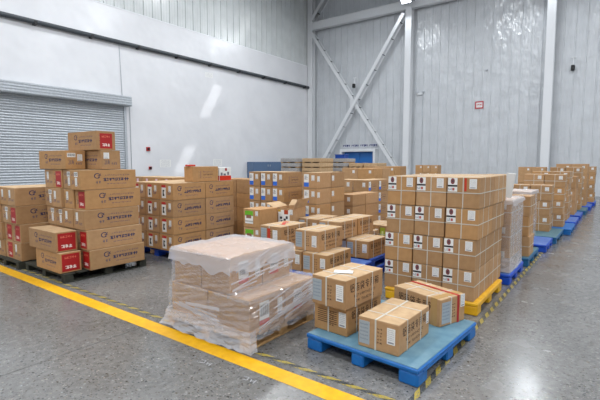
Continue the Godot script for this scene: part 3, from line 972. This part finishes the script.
func floor_marks():
	var y := 0.0005
	var strip := MB.new()
	strip.cbox(Vector3(-16.0, y, -2.555), Vector3(3.0, y + 0.0015, -2.395))
	single("floor_line", strip.mesh(), M.yellow_paint, "long solid yellow line painted across the grey floor", "floor line")
	var hz := func(a: Vector3, b: Vector3, w: float) -> ArrayMesh:
		var mb := MB.new()
		var d := (b - a)
		var s := d.normalized().cross(Vector3.UP) * w / 2
		var n := d.length() / 0.22
		var h := Vector3(0, 0.0012, 0)
		mb.quad_out(a - s + h, b - s + h, b + s + h, a + s + h, Vector3.UP, Rect2(0, 0, n, 1))
		mb.quad_out(a - s, b - s, b - s + h, a - s + h, -s)
		mb.quad_out(a + s, b + s, b + s + h, a + s + h, s)
		return mb.mesh()
	single("hazard_tape", hz.call(Vector3(-1.07, y, -2.62), Vector3(-1.04, y, -9.7), 0.045), M.hazard, "black and yellow hazard tape along the aisle edge of pallets", "hazard tape")
	single("hazard_tape", hz.call(Vector3(-16.0, y, -2.66), Vector3(-1.1, y, -2.66), 0.045), M.hazard, "black and yellow hazard tape running beside the yellow line", "hazard tape")
	# chalked marks beside the yellow line
	for q in [[-2.72, -2.29, "chalk mark on floor beside the film wrapped pallet"], [-2.24, -2.3, "chalk mark on floor between wrapped pallet and blue pallet"]]:
		var mb := MB.new()
		var o := Vector3(q[0], 0.002, q[1])
		for s in [[0, 0.01, 0.045, 0], [0.045, 0, 0.06, 0.04], [0.06, 0.04, 0.02, 0.05], [0.08, 0.01, 0.1, 0.045], [0.085, 0.03, 0.12, 0.02], [0.12, 0.0, 0.13, 0.05]]:
			mb.beam(o + Vector3(s[0], 0, s[1]), o + Vector3(s[2], 0, s[3]), 0.009, 0.001)
		single("chalk_mark", mb.mesh(), M.chalk, q[2], "mark")

# ------------------------------------------------------------------ the goods
func long_vary(_c: int, _j: int, _r: int) -> Dictionary:
	var p := rng.randf()
	if p < 0.45: return {"st": [[4, "z", 0.62, 0.5, 0.17, 0.235]]}
	if p < 0.85: return {"st": [[0, "z", 0.34, 0.66, 0.06, 0.12]]}
	return {"st": [[0, "z", 0.6, 0.4, 0.06, 0.12], [15, "z", 0.6, 0.78, 0.1, 0.07]]}

func build_goods():
	# --- blue pallet with loose foil cartons
	plastic_pallet("dusty blue plastic pallet carrying four loose cartons", -1.575, -3.57, 1.06, 1.25, M.pal_blue, M.pal_blue_dust_sheen, deg_to_rad(-4))
	var lb := 0.147
	var g := "foil bag cartons on the blue pallet"
	var a1 := carton("foil", Vector3(-1.46, lb, -3.32), deg_to_rad(-2), "strapped carton alone at the corner of blue pallet by hazard tapes", g, {"st": [[5, "z", 0.16, 0.5, 0.095, 0.19], [0, "z", 0.82, 0.58, 0.07, 0.13], [0, "x", 0.93, 0.62, 0.05, 0.1]], "s": Vector3(0.36, 0.25, 0.6)})
	var a2 := carton("foil", Vector3(-1.96, lb, -3.40), deg_to_rad(-4), "lower carton of the pair stacked on the blue pallet", g, {"st": [[0, "z", 0.86, 0.55, 0.075, 0.13]]})
	for q in 7:
		part("printed_line", slab(Vector3(-0.14, 0.08 + q * 0.018, 0.2852), Vector3(-0.03 + 0.1, 0.087 + q * 0.018, 0.286)), M.brown_ink, a2)
	var a3 := carton("foil", Vector3(-1.93, lb + 0.258, -3.34), deg_to_rad(-5), "upper carton of the pair on blue pallet, paper slip on top", g, {"st": [[5, "z", 0.16, 0.5, 0.1, 0.19], [0, "z", 0.84, 0.55, 0.075, 0.14]], "s": Vector3(0.36, 0.255, 0.6)})
	single("paper_slip", box_mesh(0.17, 0.003, 0.1), M.paper, "white paper slip lying on upper carton of the pair", "paper", Vector3(-1.94, lb + 0.258 + 0.26, -3.27), deg_to_rad(25))
	var a4 := carton("foil", Vector3(-1.44, lb, -4.06), deg_to_rad(70), "carton sealed with brown and red tape on far end of blue pallet", g, {"st": [[5, "z", 0.24, 0.48, 0.12, 0.2], [0, "z", 0.9, 0.78, 0.06, 0.12]]})
	part("packing_tape", loop_mesh(0.36, 0.256, 0.07), M.tape, a4, Vector3(0, 0, 0.215))
	part("packing_tape", loop_mesh(0.57, 0.2572, 0.03), M.red_tape, a4, Vector3(0.08, 0, 0), Vector3(0, PI / 2, 0))
	# --- pallet wrapped in film
	wood_pallet("pale wooden pallet under the film wrapped cartons", -3.06, -3.11, 1.12, 1.0, M.wood, 0.0)
	var wb := 0.1235
	var n := 0
	for q in [[-3.3, -2.87, 0, "front"], [-2.76, -2.87, 0, "aisle"], [-3.3, -3.37, 0, "wall"], [-2.76, -3.37, 0, "far"], [-3.34, -2.86, 1, "front"], [-2.94, -2.86, 1, "aisle"], [-3.34, -3.3, 1, "wall"], [-2.94, -3.3, 1, "far"]]:
		var up: bool = q[2] == 1
		carton("plain", Vector3(q[0], wb + (0.335 if up else 0.0), q[1]), 0.0, "film wrapped carton in the %s layer, %s corner of wooden pallet" % ["upper" if up else "lower", q[3]], "cartons under stretch film on the wooden pallet",
			{"s": Vector3(0.39 if up else 0.53, 0.33, 0.43 if up else 0.49), "st": [[15, "x", 0.4, 0.6, 0.13, 0.16], [13, "x", 0.4, 0.28, 0.13, 0.04], [0, "x", 0.85, 0.55, 0.07, 0.16]] if q[3] != "front" else []})
	var fw := thing("stretch_film", "crumpled clear stretch film wound round cartons on wooden pallet", "stretch film", Vector3.ZERO)
	part("lower_wrap", film_mesh(Vector3(-3.575, 0.11, -3.625), Vector3(-2.485, 0.465, -2.615), 3, 0.012, 0.035, 0.07), M.film, fw)
	part("upper_wrap", film_mesh(Vector3(-3.55, 0.44, -3.53), Vector3(-2.735, 0.8, -2.63), 4, 0.010), M.film, fw)
	part("hem", film_mesh(Vector3(-3.6, 0.03, -3.64), Vector3(-2.47, 0.19, -2.6), 8, 0.014, 0.04, 0.1, true), M.milky, fw)
	# doubled film as added pale strips, reflected streaks of its creases put into colour
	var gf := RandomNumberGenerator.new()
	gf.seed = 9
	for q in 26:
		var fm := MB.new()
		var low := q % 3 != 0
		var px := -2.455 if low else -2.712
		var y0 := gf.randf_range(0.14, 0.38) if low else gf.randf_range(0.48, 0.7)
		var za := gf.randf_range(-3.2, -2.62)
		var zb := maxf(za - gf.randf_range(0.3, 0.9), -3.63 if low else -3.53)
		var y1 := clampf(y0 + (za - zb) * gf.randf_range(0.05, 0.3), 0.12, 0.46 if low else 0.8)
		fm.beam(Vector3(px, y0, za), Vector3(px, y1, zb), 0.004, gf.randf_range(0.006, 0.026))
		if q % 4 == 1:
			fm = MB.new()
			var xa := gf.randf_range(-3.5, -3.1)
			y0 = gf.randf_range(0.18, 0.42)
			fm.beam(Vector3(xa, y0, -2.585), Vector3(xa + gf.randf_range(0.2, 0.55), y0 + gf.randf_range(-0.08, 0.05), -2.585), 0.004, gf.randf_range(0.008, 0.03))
		part("fold_glint_strip", fm.mesh(), M.fold_glint, fw)
	part("ledge_film", sheet_mesh(Vector3(-2.72, 0.4, -3.62), Vector3(-2.485, 0.47, -2.62), 0.08, 6), M.film, fw)
	part("dust_sheet", sheet_mesh(Vector3(-3.55, 0.44, -3.53), Vector3(-2.735, 0.803, -2.635), 0.24, 5), M.milky, fw)
	# --- strapped cartons on the yellow pallet
	plastic_pallet("yellow plastic pallet under the strapped emblem cartons", -1.67, -5.3, 1.08, 1.2, M.pal_yellow, M.pal_yellow)
	stack("emblem", "strapped carton", "stack on yellow pallet", -1.165, -4.72, 0.147, 3, 2, 4, {"shift": [-0.015, -0.015, 0.0, 0.01], "vary": func(c, j, r): return {"st": K.emblem.st + [[13, "z", 0.57, 0.77, 0.022, 0.14]]} if c == 0 and j == 3 and r == 0 else {}})
	# --- tall stack beside the wall of the line: long cartons with red stickers
	wood_pallet("dark stained wooden pallet under the tallest stack of long cartons", -6.6, -3.3, 1.26, 1.26, M.dark_wood)
	stack("long", "long carton", "the tallest stack", -6.0, -2.985, 0.1235, 4, 1, 5, {"ragged": 0.028, "shift": [0.1, 0.07, 0.03, 0.01, -0.01], "vary": long_vary})
	var gl := "long cartons with red stickers"
	var red_end := [[4, "z", 0.5, 0.5, 0.24, 0.24]]
	carton("long", Vector3(-6.42, 0.1235, -2.80), PI / 2, "long carton lying crosswise at foot of the tallest stack, lower", gl, {"st": red_end, "s": Vector3(0.292, 0.279, 0.74)})
	carton("long", Vector3(-6.55, 0.1235 + 0.2838, -2.79), PI / 2, "long carton lying crosswise at foot of the tallest stack, upper", gl, {"st": red_end})
	var t0 := 0.1235 + 5 * 0.2838
	carton("long", Vector3(-6.9, t0, -3.13), PI / 2, "carton with white label lying crosswise on the tallest stack", gl, {"st": [[0, "z", 0.72, 0.62, 0.075, 0.1], [15, "z", 0.3, 0.75, 0.12, 0.06]]})
	carton("long", Vector3(-6.5, t0, -3.46), PI / 2, "short carton with white label under the topmost red stickered carton", gl, {"st": [[0, "z", 0.25, 0.72, 0.085, 0.09]]})
	carton("long", Vector3(-6.55, t0 + 0.2838, -3.42), PI / 2, "topmost carton of the tallest stack, large red sticker on its end", gl, {"st": [[4, "z", 0.5, 0.48, 0.19, 0.22]]})
	# --- its neighbour towards the white wall
	wood_pallet("dark wooden pallet under lower stack next to the tallest stack", -7.85, -3.2, 1.1, 1.2, M.dark_wood)
	stack("long", "long carton", "low stack beside the tallest", -7.33, -2.63, 0.1235, 3, 1, 4, {"ragged": 0.028, "shift": [0.03, 0.02, -0.02, -0.04], "vary": long_vary})
	stack("ended", "carton with labelled end", "row behind low stack", -9.25, -3.6, 0.1235, 5, 1, 3, {"s": Vector3(0.36, 0.325, 0.6)})
	wood_pallet("dark wooden pallet in the row behind the low stack, aisle one", -9.8, -4.0, 1.1, 1.0, M.dark_wood)
	wood_pallet("dark wooden pallet in the row behind the low stack, wall one", -10.95, -4.0, 1.1, 1.0, M.dark_wood)
	# --- cartons whose ends carry a red banded label
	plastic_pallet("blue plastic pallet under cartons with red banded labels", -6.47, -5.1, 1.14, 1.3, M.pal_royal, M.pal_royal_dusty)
	stack("ended", "red banded carton", "stack behind the tallest", -5.89, -4.41, 0.147, 3, 2, 4, {"shift": [-0.01, 0.0, 0.0, 0.0]})
	var e0 := 0.147 + 4 * 0.2888
	carton("ended", Vector3(-6.05, e0, -5.16), deg_to_rad(-1), "lone carton on top of red banded stack beside red box", "lone carton over the red banded stack", {"s": Vector3(0.24, 0.27, 0.58), "st": [], "sheet": "crate"})
	var rb := thing("gift_box", "small white and red box on top of red banded stack", "box", Vector3(-6.06, e0, -5.63))
	part("body", box_mesh(0.26, 0.25, 0.3, 0.004), M.paper, rb)
	part("printed_side", sticker_mesh(10, 0.29, 0.24), M.stickers, rb, Vector3(0.1305, 0.125, 0), Vector3(0, PI / 2, 0))
	part("printed_side", sticker_mesh(10, 0.25, 0.24), M.stickers, rb, Vector3(0, 0.125, 0.1505))
	single("tape_roll", box_mesh(0.1, 0.03, 0.16, 0.008), plain(Color(0.76, 0.2, 0.12), 0.5), "flat red orange packet on top of the lone carton", "packet", Vector3(-6.06, e0 + 0.272, -4.92))
	plastic_pallet("blue plastic pallet hidden behind red banded stack", -8.2, -6.0, 1.2, 1.0, M.pal_royal, M.pal_royal_dusty)
	stack("ended", "carton with pink labels", "row behind red banded stack", -7.5, -5.6, 0.147, 4, 1, 4, {"s": Vector3(0.34, 0.29, 0.6), "st": [[12, "z", 0.45, 0.6, 0.07, 0.16]]})
	plastic_pallet("blue plastic pallet under plain cartons behind red banded stack", -6.35, -6.85, 1.0, 1.1, M.pal_royal, M.pal_royal_dusty)
	stack("plain", "plain brown carton", "stack behind red banded stack", -5.85, -6.3, 0.147, 2, 1, 4, {"s": Vector3(0.46, 0.285, 0.55), "st": [[15, "x", 0.85, 0.5, 0.1, 0.12]]})
	# --- cartons with blue footed labels
	plastic_pallet("blue plastic pallet under cartons with blue footed labels", -5.05, -6.15, 0.9, 1.0, M.pal_royal, M.pal_royal_dusty)
	stack("crate", "blue labelled carton", "three-column stack", -4.64, -5.78, 0.147, 3, 1, 5)
	plastic_pallet("blue plastic pallet under the narrow blue labelled stack", -4.16, -6.55, 0.4, 1.2, M.pal_royal, M.pal_royal_dusty)
	stack("crate", "blue labelled carton", "narrow stack", -3.98, -5.82, 0.147, 1, 2, 5, {"s": Vector3(0.295, 0.262, 0.44), "st": [[3, "z", 0.3, 0.5, 0.1, 0.21], [0, "z", 0.75, 0.66, 0.06, 0.09], [0, "x", 0.12, 0.6, 0.07, 0.09]], "sheet": "plain"})
	stack("bale", "small plain carton", "stack behind narrow stack", -3.95, -6.97, 0.147, 1, 2, 4, {"s": Vector3(0.295, 0.22, 0.5)})
	# --- open cartons with green labels
	wood_pallet("wooden pallet under the green labelled cartons", -4.34, -5.0, 0.8, 1.0, M.wood)
	stack("plain", "green labelled carton", "short column", -4.16, -4.62, 0.1235, 1, 1, 3, {"s": Vector3(0.33, 0.275, 0.4), "st": [[6, "z", 0.36, 0.55, 0.16, 0.19], [0, "z", 0.82, 0.78, 0.05, 0.07]]})
	for q in 2: carton("plain", Vector3(-4.1 + q * 0.01, 0.1235 + q * 0.278, -5.27), deg_to_rad(8), "plain carton under the open picture carton, %s" % ["lower", "upper"][q], "cartons under the open carton", {"s": Vector3(0.33, 0.275, 0.4), "st": [[6, "z", 0.36, 0.55, 0.16, 0.19]]})
	open_carton(Vector3(-4.1, 0.1235 + 2 * 0.278, -5.27), deg_to_rad(8))
	# --- foil cartons in the middle, on doubled pallets
	for q in 2:
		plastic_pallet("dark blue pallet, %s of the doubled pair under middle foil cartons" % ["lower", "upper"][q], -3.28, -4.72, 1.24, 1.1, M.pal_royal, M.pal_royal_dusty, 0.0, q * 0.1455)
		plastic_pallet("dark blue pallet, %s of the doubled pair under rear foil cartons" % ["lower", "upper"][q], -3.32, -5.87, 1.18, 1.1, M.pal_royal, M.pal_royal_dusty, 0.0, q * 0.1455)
	var mb := 0.292
	var gm := "foil bag cartons on doubled pallets"
	var lo := [[-2.90, -4.485, "aisle corner"], [-3.29, -4.5, "middle"], [-3.68, -4.56, "wall corner"], [-3.3, -5.61, "rear middle"], [-3.7, -5.55, "rear wall corner"], [-2.925, -5.59, "rear aisle corner"], [-3.3, -6.12, "rearmost"]]
	for q in lo:
		var short: bool = q[2] in ["rear middle", "rearmost"]
		carton("foil", Vector3(q[0], mb, q[1]), deg_to_rad(rng.randf_range(-0.4, 0.4)), "printed foil bag carton in lower layer, %s of doubled pallets" % q[2], gm, {"s": Vector3(0.36, 0.25, 0.48 if short else 0.57)})
	for q in [[-3.08, -4.57, "aisle side, clearly printed"], [-3.68, -4.58, "wall side, red flecked lid"], [-3.3, -5.4, "rear pair, line side"], [-3.3, -5.93, "rear pair, far side"], [-3.72, -5.5, "rear wall corner"]]:
		var short: bool = q[2].begins_with("rear pair")
		var st := [[5, "z", 0.17, 0.52, 0.1, 0.19], [0, "z", 0.82, 0.5, 0.07, 0.14]]
		if q[2].begins_with("wall"): st = [[5, "z", 0.17, 0.5, 0.1, 0.19], [13, "z", 0.42, 0.6, 0.05, 0.14], [0, "z", 0.72, 0.5, 0.08, 0.16], [13, "y", 0.5, 0.5, 0.05, 0.22, 0.6], [13, "y", 0.3, 0.75, 0.04, 0.12, 1.2]]
		carton("foil", Vector3(q[0], mb + 0.253, q[1]), deg_to_rad(rng.randf_range(-0.4, 0.4)), "printed foil bag carton in upper layer, %s" % q[2], gm, {"s": Vector3(0.36, 0.255, 0.5 if short else 0.57), "st": st})
	# --- strapped cartons seen past the yellow pallet's stack
	plastic_pallet("blue plastic pallet under one layer of strapped cartons", -3.42, -7.75, 0.95, 1.1, M.pal_royal, M.pal_royal_dusty)
	stack("emblem", "lime labelled carton", "single layer", -3.17, -7.22, 0.147, 2, 1, 1, {"st": [[8, "z", 0.16, 0.5, 0.1, 0.25], [0, "z", 0.85, 0.6, 0.06, 0.12]]})
	plastic_pallet("blue plastic pallet under two layers of pale lidded cartons", -3.3, -9.1, 1.1, 1.1, M.pal_royal, M.pal_royal_dusty)
	stack("emblem", "strapped carton", "double layer behind lime labels", -2.78, -8.6, 0.147, 3, 1, 2, {"s": Vector3(0.34, 0.34, 0.6)})
	# --- behind: blue labelled, plain
	plastic_pallet("blue plastic pallet under the remote blue labelled stack", -5.0, -9.2, 1.1, 1.1, M.pal_royal, M.pal_royal_dusty)
	stack("crate", "blue labelled carton", "remote stack", -4.5, -8.65, 0.147, 2, 2, 4, {"skip": inner, "s": Vector3(0.4, 0.27, 0.5), "st": [[0, "z", 0.7, 0.6, 0.07, 0.1], [3, "x", 0.12, 0.5, 0.1, 0.2]]})
	plastic_pallet("blue plastic pallet under plain cartons facing crossed braces", -5.85, -11.0, 1.1, 1.1, M.pal_royal, M.pal_royal_dusty)
	stack("plain", "plain carton", "stack facing crossed braces", -5.3, -10.5, 0.147, 2, 2, 4, {"skip": inner, "s": Vector3(0.5, 0.33, 0.5)})
	plastic_pallet("blue plastic pallet under remote plain cartons by the blue door", -6.7, -14.2, 1.2, 1.2, M.pal_royal, M.pal_royal_dusty)
	stack("plain", "plain carton", "stack near blue door", -6.15, -13.7, 0.147, 3, 2, 4, {"skip": inner, "s": Vector3(0.36, 0.335, 0.5)})
	plastic_pallet("blue plastic pallet under cartons before the lamp bearing column", -7.5, -20.9, 1.2, 1.2, M.pal_royal, M.pal_royal_dusty)
	stack("plain", "plain carton", "stack before ribbed wall", -6.95, -20.4, 0.147, 3, 1, 4, {"s": Vector3(0.36, 0.335, 0.5)})
	# --- flattened board in bundles
	var zb := -15.6
	for q in [[-11.85, zb, 0.95, true, "greyish, beside slate blue cabinet"], [-10.75, zb - 0.2, 1.05, false, "brown, before the brace foot"], [-10.55, zb - 2.0, 0.9, true, "greyish, before the blue door"], [-9.69, zb - 2.2, 0.72, false, "brown, before the blue door"], [-8.95, zb - 2.2, 0.7, false, "brown, beside the lamp bearing column"]]:
		wood_pallet("wooden pallet under flattened board bundles, %s" % q[4], q[0], q[1], q[2], 1.0, M.wood)
		var m := 8
		for j in (m if q[0] < -10.0 else m - 1):
			var o := thing("board_bundle", "bundle of flattened board, %s, layer %s from floor" % [q[4], ["one", "two", "three", "four", "five", "six", "seven", "eight"][j]], "board bundle", Vector3(q[0] + rng.randf_range(-0.02, 0.02), 0.1235 + j * 0.212, q[1]), 0.0, "bundles of flattened board")
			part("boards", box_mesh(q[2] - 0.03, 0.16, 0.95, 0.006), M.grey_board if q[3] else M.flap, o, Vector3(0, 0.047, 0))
			for e in 3: part("spacer", box_mesh(0.09, 0.047, 0.95), M.wood, o, Vector3((e - 1) * (q[2] / 2 - 0.08), 0, 0))
	var bl := thing("blue_crate", "small bright blue plastic crate on greyish board bundles", "crate", Vector3(-10.6, 0.1235 + 8 * 0.212, zb - 2.0))
	part("body", box_mesh(0.5, 0.16, 0.4, 0.015), M.bin_blue, bl)
	part("rim", box_mesh(0.54, 0.03, 0.44, 0.008), M.bin_blue, bl, Vector3(0, 0.16, 0))
	build_aisle_row()

func open_carton(at: Vector3, turn: float):
	# walls of board, two lids thrown open
	var o := thing("open_carton", "open carton with white picture label, lids thrown back", "carton", at, turn)
	var w := 0.33
	var h := 0.27
	var d := 0.4
	var t := 0.006
	var m: Material = M.card_plain_0
	part("bottom", body_mesh(w, t, d, true), m, o)
	part("side", body_mesh(t, h - t, d, true), m, o, Vector3(-w / 2 + t / 2, t, 0))
	part("side", body_mesh(t, h - t, d, true), m, o, Vector3(w / 2 - t / 2, t, 0))
	part("side", body_mesh(w - 2 * t, h - t, t, true), m, o, Vector3(0, t, d / 2 - t / 2))
	part("side", body_mesh(w - 2 * t, h - t, t, true), m, o, Vector3(0, t, -d / 2 + t / 2))
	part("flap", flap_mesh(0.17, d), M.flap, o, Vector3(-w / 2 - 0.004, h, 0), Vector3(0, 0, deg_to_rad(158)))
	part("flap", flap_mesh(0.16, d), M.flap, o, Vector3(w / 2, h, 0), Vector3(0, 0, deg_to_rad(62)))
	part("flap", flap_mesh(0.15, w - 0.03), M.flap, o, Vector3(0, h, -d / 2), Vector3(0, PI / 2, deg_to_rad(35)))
	put_sticker(o, [7, "z", 0.5, 0.52, 0.2, 0.2], Vector3(w, h, d))
	put_sticker(o, [0, "z", 0.88, 0.78, 0.055, 0.08], Vector3(w, h, d))

func inner(c: int, _j: int, r: int) -> bool:
	return c > 0 and r > 0

func build_aisle_row():
	# pallets in a row along the aisle, beyond the yellow one
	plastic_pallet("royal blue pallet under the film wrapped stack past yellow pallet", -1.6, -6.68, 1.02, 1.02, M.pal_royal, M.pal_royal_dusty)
	stack("plain_strap", "film wrapped carton", "wrapped low stack", -1.13, -6.27, 0.147, 1, 2, 3, {"s": Vector3(0.44, 0.325, 0.4)})
	stack("plain_strap", "film wrapped carton", "wrapped tall stack", -1.62, -6.27, 0.147, 1, 2, 4, {"s": Vector3(0.44, 0.325, 0.4)})
	var f := thing("stretch_film", "clear stretch film round the stack past the yellow pallet", "stretch film", Vector3.ZERO)
	part("wrap", film_mesh(Vector3(-1.58, 0.15, -7.11), Vector3(-1.12, 1.15, -6.25), 11, 0.006, 0.06, 0.02), M.film, f)
	part("wrap_top", film_mesh(Vector3(-2.07, 1.12, -7.11), Vector3(-1.61, 1.44, -6.25), 12, 0.008, 0.05), M.film, f)
	part("milky_hem", film_mesh(Vector3(-1.585, 0.16, -7.115), Vector3(-1.115, 0.36, -6.245), 13, 0.008, 0.05, 0.02), M.milky, f)
	part("milky_cap", sheet_mesh(Vector3(-1.58, 0.9, -7.11), Vector3(-1.12, 1.13, -6.25), 0.1, 14), M.milky, f)
	var pf := MB.new()
	pf.beam(Vector3(0, 0, 0), Vector3(0.05, 0.33, 0.03), 0.11, 0.025, Vector3(0, 0, 1))
	single("foam_strip", pf.mesh(), M.paper, "white foam strip standing on the low film wrapped stack", "foam strip", Vector3(-1.2, 1.17, -6.33))
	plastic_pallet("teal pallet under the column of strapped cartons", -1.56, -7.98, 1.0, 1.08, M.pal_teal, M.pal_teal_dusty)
	stack("plain_strap", "strapped carton", "column on teal pallet", -1.09, -7.55, 0.147, 1, 1, 3, {"shift": [0.012, -0.01, 0.0, 0.015], "s": Vector3(0.36, 0.318, 0.46), "st": [[0, "z", 0.5, 0.78, 0.08, 0.1]]})
	stack("plain_strap", "strapped carton", "column inside teal pallet", -1.52, -7.5, 0.147, 1, 2, 4, {"shift": [-0.01, 0.012, -0.014, 0.008], "s": Vector3(0.4, 0.318, 0.46)})
	plastic_pallet("royal blue pallet with a dusty bare deck", -1.48, -9.3, 1.0, 0.96, M.pal_royal, M.pal_royal_dusty)
	stack("plain_strap", "film wrapped carton", "pallet with bare deck", -1.3, -8.95, 0.147, 1, 2, 3, {"s": Vector3(0.4, 0.31, 0.4)})
	var f2 := thing("stretch_film", "clear stretch film round the stack on bare decked pallet", "stretch film", Vector3.ZERO)
	part("wrap", film_mesh(Vector3(-1.71, 0.15, -9.78), Vector3(-1.29, 1.1, -8.93), 15, 0.006, 0.06), M.film, f2)
	part("milky_cap", sheet_mesh(Vector3(-1.71, 0.9, -9.78), Vector3(-1.29, 1.09, -8.93), 0.1, 16), M.milky, f2)
	plastic_pallet("teal pallet with wide bare deck before strapped cartons", -1.5, -10.55, 1.15, 1.4, M.pal_teal, M.pal_teal_dusty)
	stack("plain_strap", "strapped carton", "stack on wide teal pallet", -1.14, -10.55, 0.147, 2, 1, 3, {"shift": [0.0, -0.015, 0.012, -0.01], "s": Vector3(0.4, 0.33, 0.46)})
	plastic_pallet("bright blue pallet past the wide teal pallet", -1.34, -11.85, 1.1, 1.15, M.pal_blue, M.pal_blue)
	stack("plain_strap", "strapped carton", "stack on bright blue pallet", -0.98, -11.5, 0.147, 2, 1, 4, {"shift": [0.012, -0.01, 0.0, 0.015], "s": Vector3(0.42, 0.3, 0.46)})
	plastic_pallet("royal blue pallet past the bright blue pallet", -1.35, -13.3, 1.1, 1.2, M.pal_royal, M.pal_royal_dusty)
	stack("plain_strap", "strapped carton", "stack past bright blue pallet", -1.0, -12.85, 0.147, 2, 2, 4, {"shift": [-0.01, 0.012, -0.014, 0.008], "skip": inner, "s": Vector3(0.42, 0.31, 0.46)})
	plastic_pallet("royal blue pallet under cartons with wooden edged lids", -1.35, -14.9, 1.1, 1.2, M.pal_royal, M.pal_royal_dusty)
	stack("plain", "carton", "sixth aisle stack", -0.95, -14.4, 0.147, 2, 2, 3, {"skip": inner, "s": Vector3(0.46, 0.36, 0.48)})
	plastic_pallet("teal pallet near the far end of the aisle row", -1.3, -16.5, 1.1, 1.2, M.pal_teal, M.pal_teal_dusty)
	stack("plain_strap", "strapped carton", "seventh aisle stack", -0.92, -16.0, 0.147, 2, 2, 4, {"shift": [0.0, -0.015, 0.012, -0.01], "skip": inner, "s": Vector3(0.42, 0.33, 0.46)})
	plastic_pallet("royal blue pallet near far end of aisle row", -1.25, -18.1, 1.1, 1.2, M.pal_royal, M.pal_royal_dusty)
	stack("plain", "plain carton", "eighth aisle stack", -0.85, -17.6, 0.147, 2, 2, 4, {"skip": inner, "s": Vector3(0.46, 0.355, 0.48)})
	plastic_pallet("last royal blue pallet of the aisle row", -1.2, -19.9, 1.1, 1.2, M.pal_royal, M.pal_royal_dusty)
	stack("plain_strap", "strapped carton", "last aisle stack", -0.7, -19.4, 0.147, 2, 2, 4, {"shift": [0.012, -0.01, 0.0, 0.015], "skip": inner, "s": Vector3(0.44, 0.33, 0.46)})
	# second row behind, seen over the first
	plastic_pallet("royal blue pallet in second row before the ribbed wall", -2.9, -20.6, 1.2, 1.1, M.pal_royal, M.pal_royal_dusty)
	stack("plain", "plain carton", "second row stack", -2.4, -20.1, 0.147, 2, 1, 4, {"s": Vector3(0.5, 0.32, 0.5)})

func _ready():
	rng.seed = 4
	# camera
	var cam := Camera3D.new()
	cam.name = "camera"
	add_child(cam)
	cam.position = Vector3(0, 1.65, 0)
	cam.rotation_degrees = Vector3(-5.07, 36.6, 0)
	cam.fov = rad_to_deg(2.0 * atan(200.0 / 428.0))
	cam.far = 200.0
	cam.current = true
	# environment: the hall is closed, its lamps give the light
	var we := WorldEnvironment.new()
	we.name = "environment"
	var env := Environment.new()
	env.background_mode = Environment.BG_COLOR
	env.background_color = Color(0.6, 0.68, 0.78)
	env.tonemap_mode = Environment.TONE_MAPPER_LINEAR
	env.tonemap_exposure = 0.5
	env.sdfgi_enabled = true
	env.ssao_enabled = true
	env.ssil_enabled = true
	we.environment = env
	add_child(we)
	# the sun, which enters by the rooflights and falls on the white wall
	var sun := DirectionalLight3D.new()
	sun.name = "sun"
	add_child(sun)
	sun.look_at_from_position(Vector3.ZERO, Vector3(-0.8, -1.0, 0.585))
	sun.light_energy = 1.3
	sun.light_angular_distance = 0.8
	sun.shadow_enabled = true
	make_materials()
	define_kinds()
	# lamps
	var n := 0
	for x in [-10.25, -3.25, 4.3]:
		flood_lamp(Vector3(x, 10.85, BACK_Z + 0.92), ["bright flood lamp at top of column beside crossed braces", "flood lamp on the column past the red bordered notice", "flood lamp on the column beyond the aisle"][n])
		n += 1
	for x in [-13.0, -6.5, 0.0, 6.5]:
		for z in [-16.0, -8.0, 0.0, 8.0]:
			high_bay(Vector3(x, 11.6, z))
	build_hall()
	build_fittings()
	floor_marks()
	build_goods()
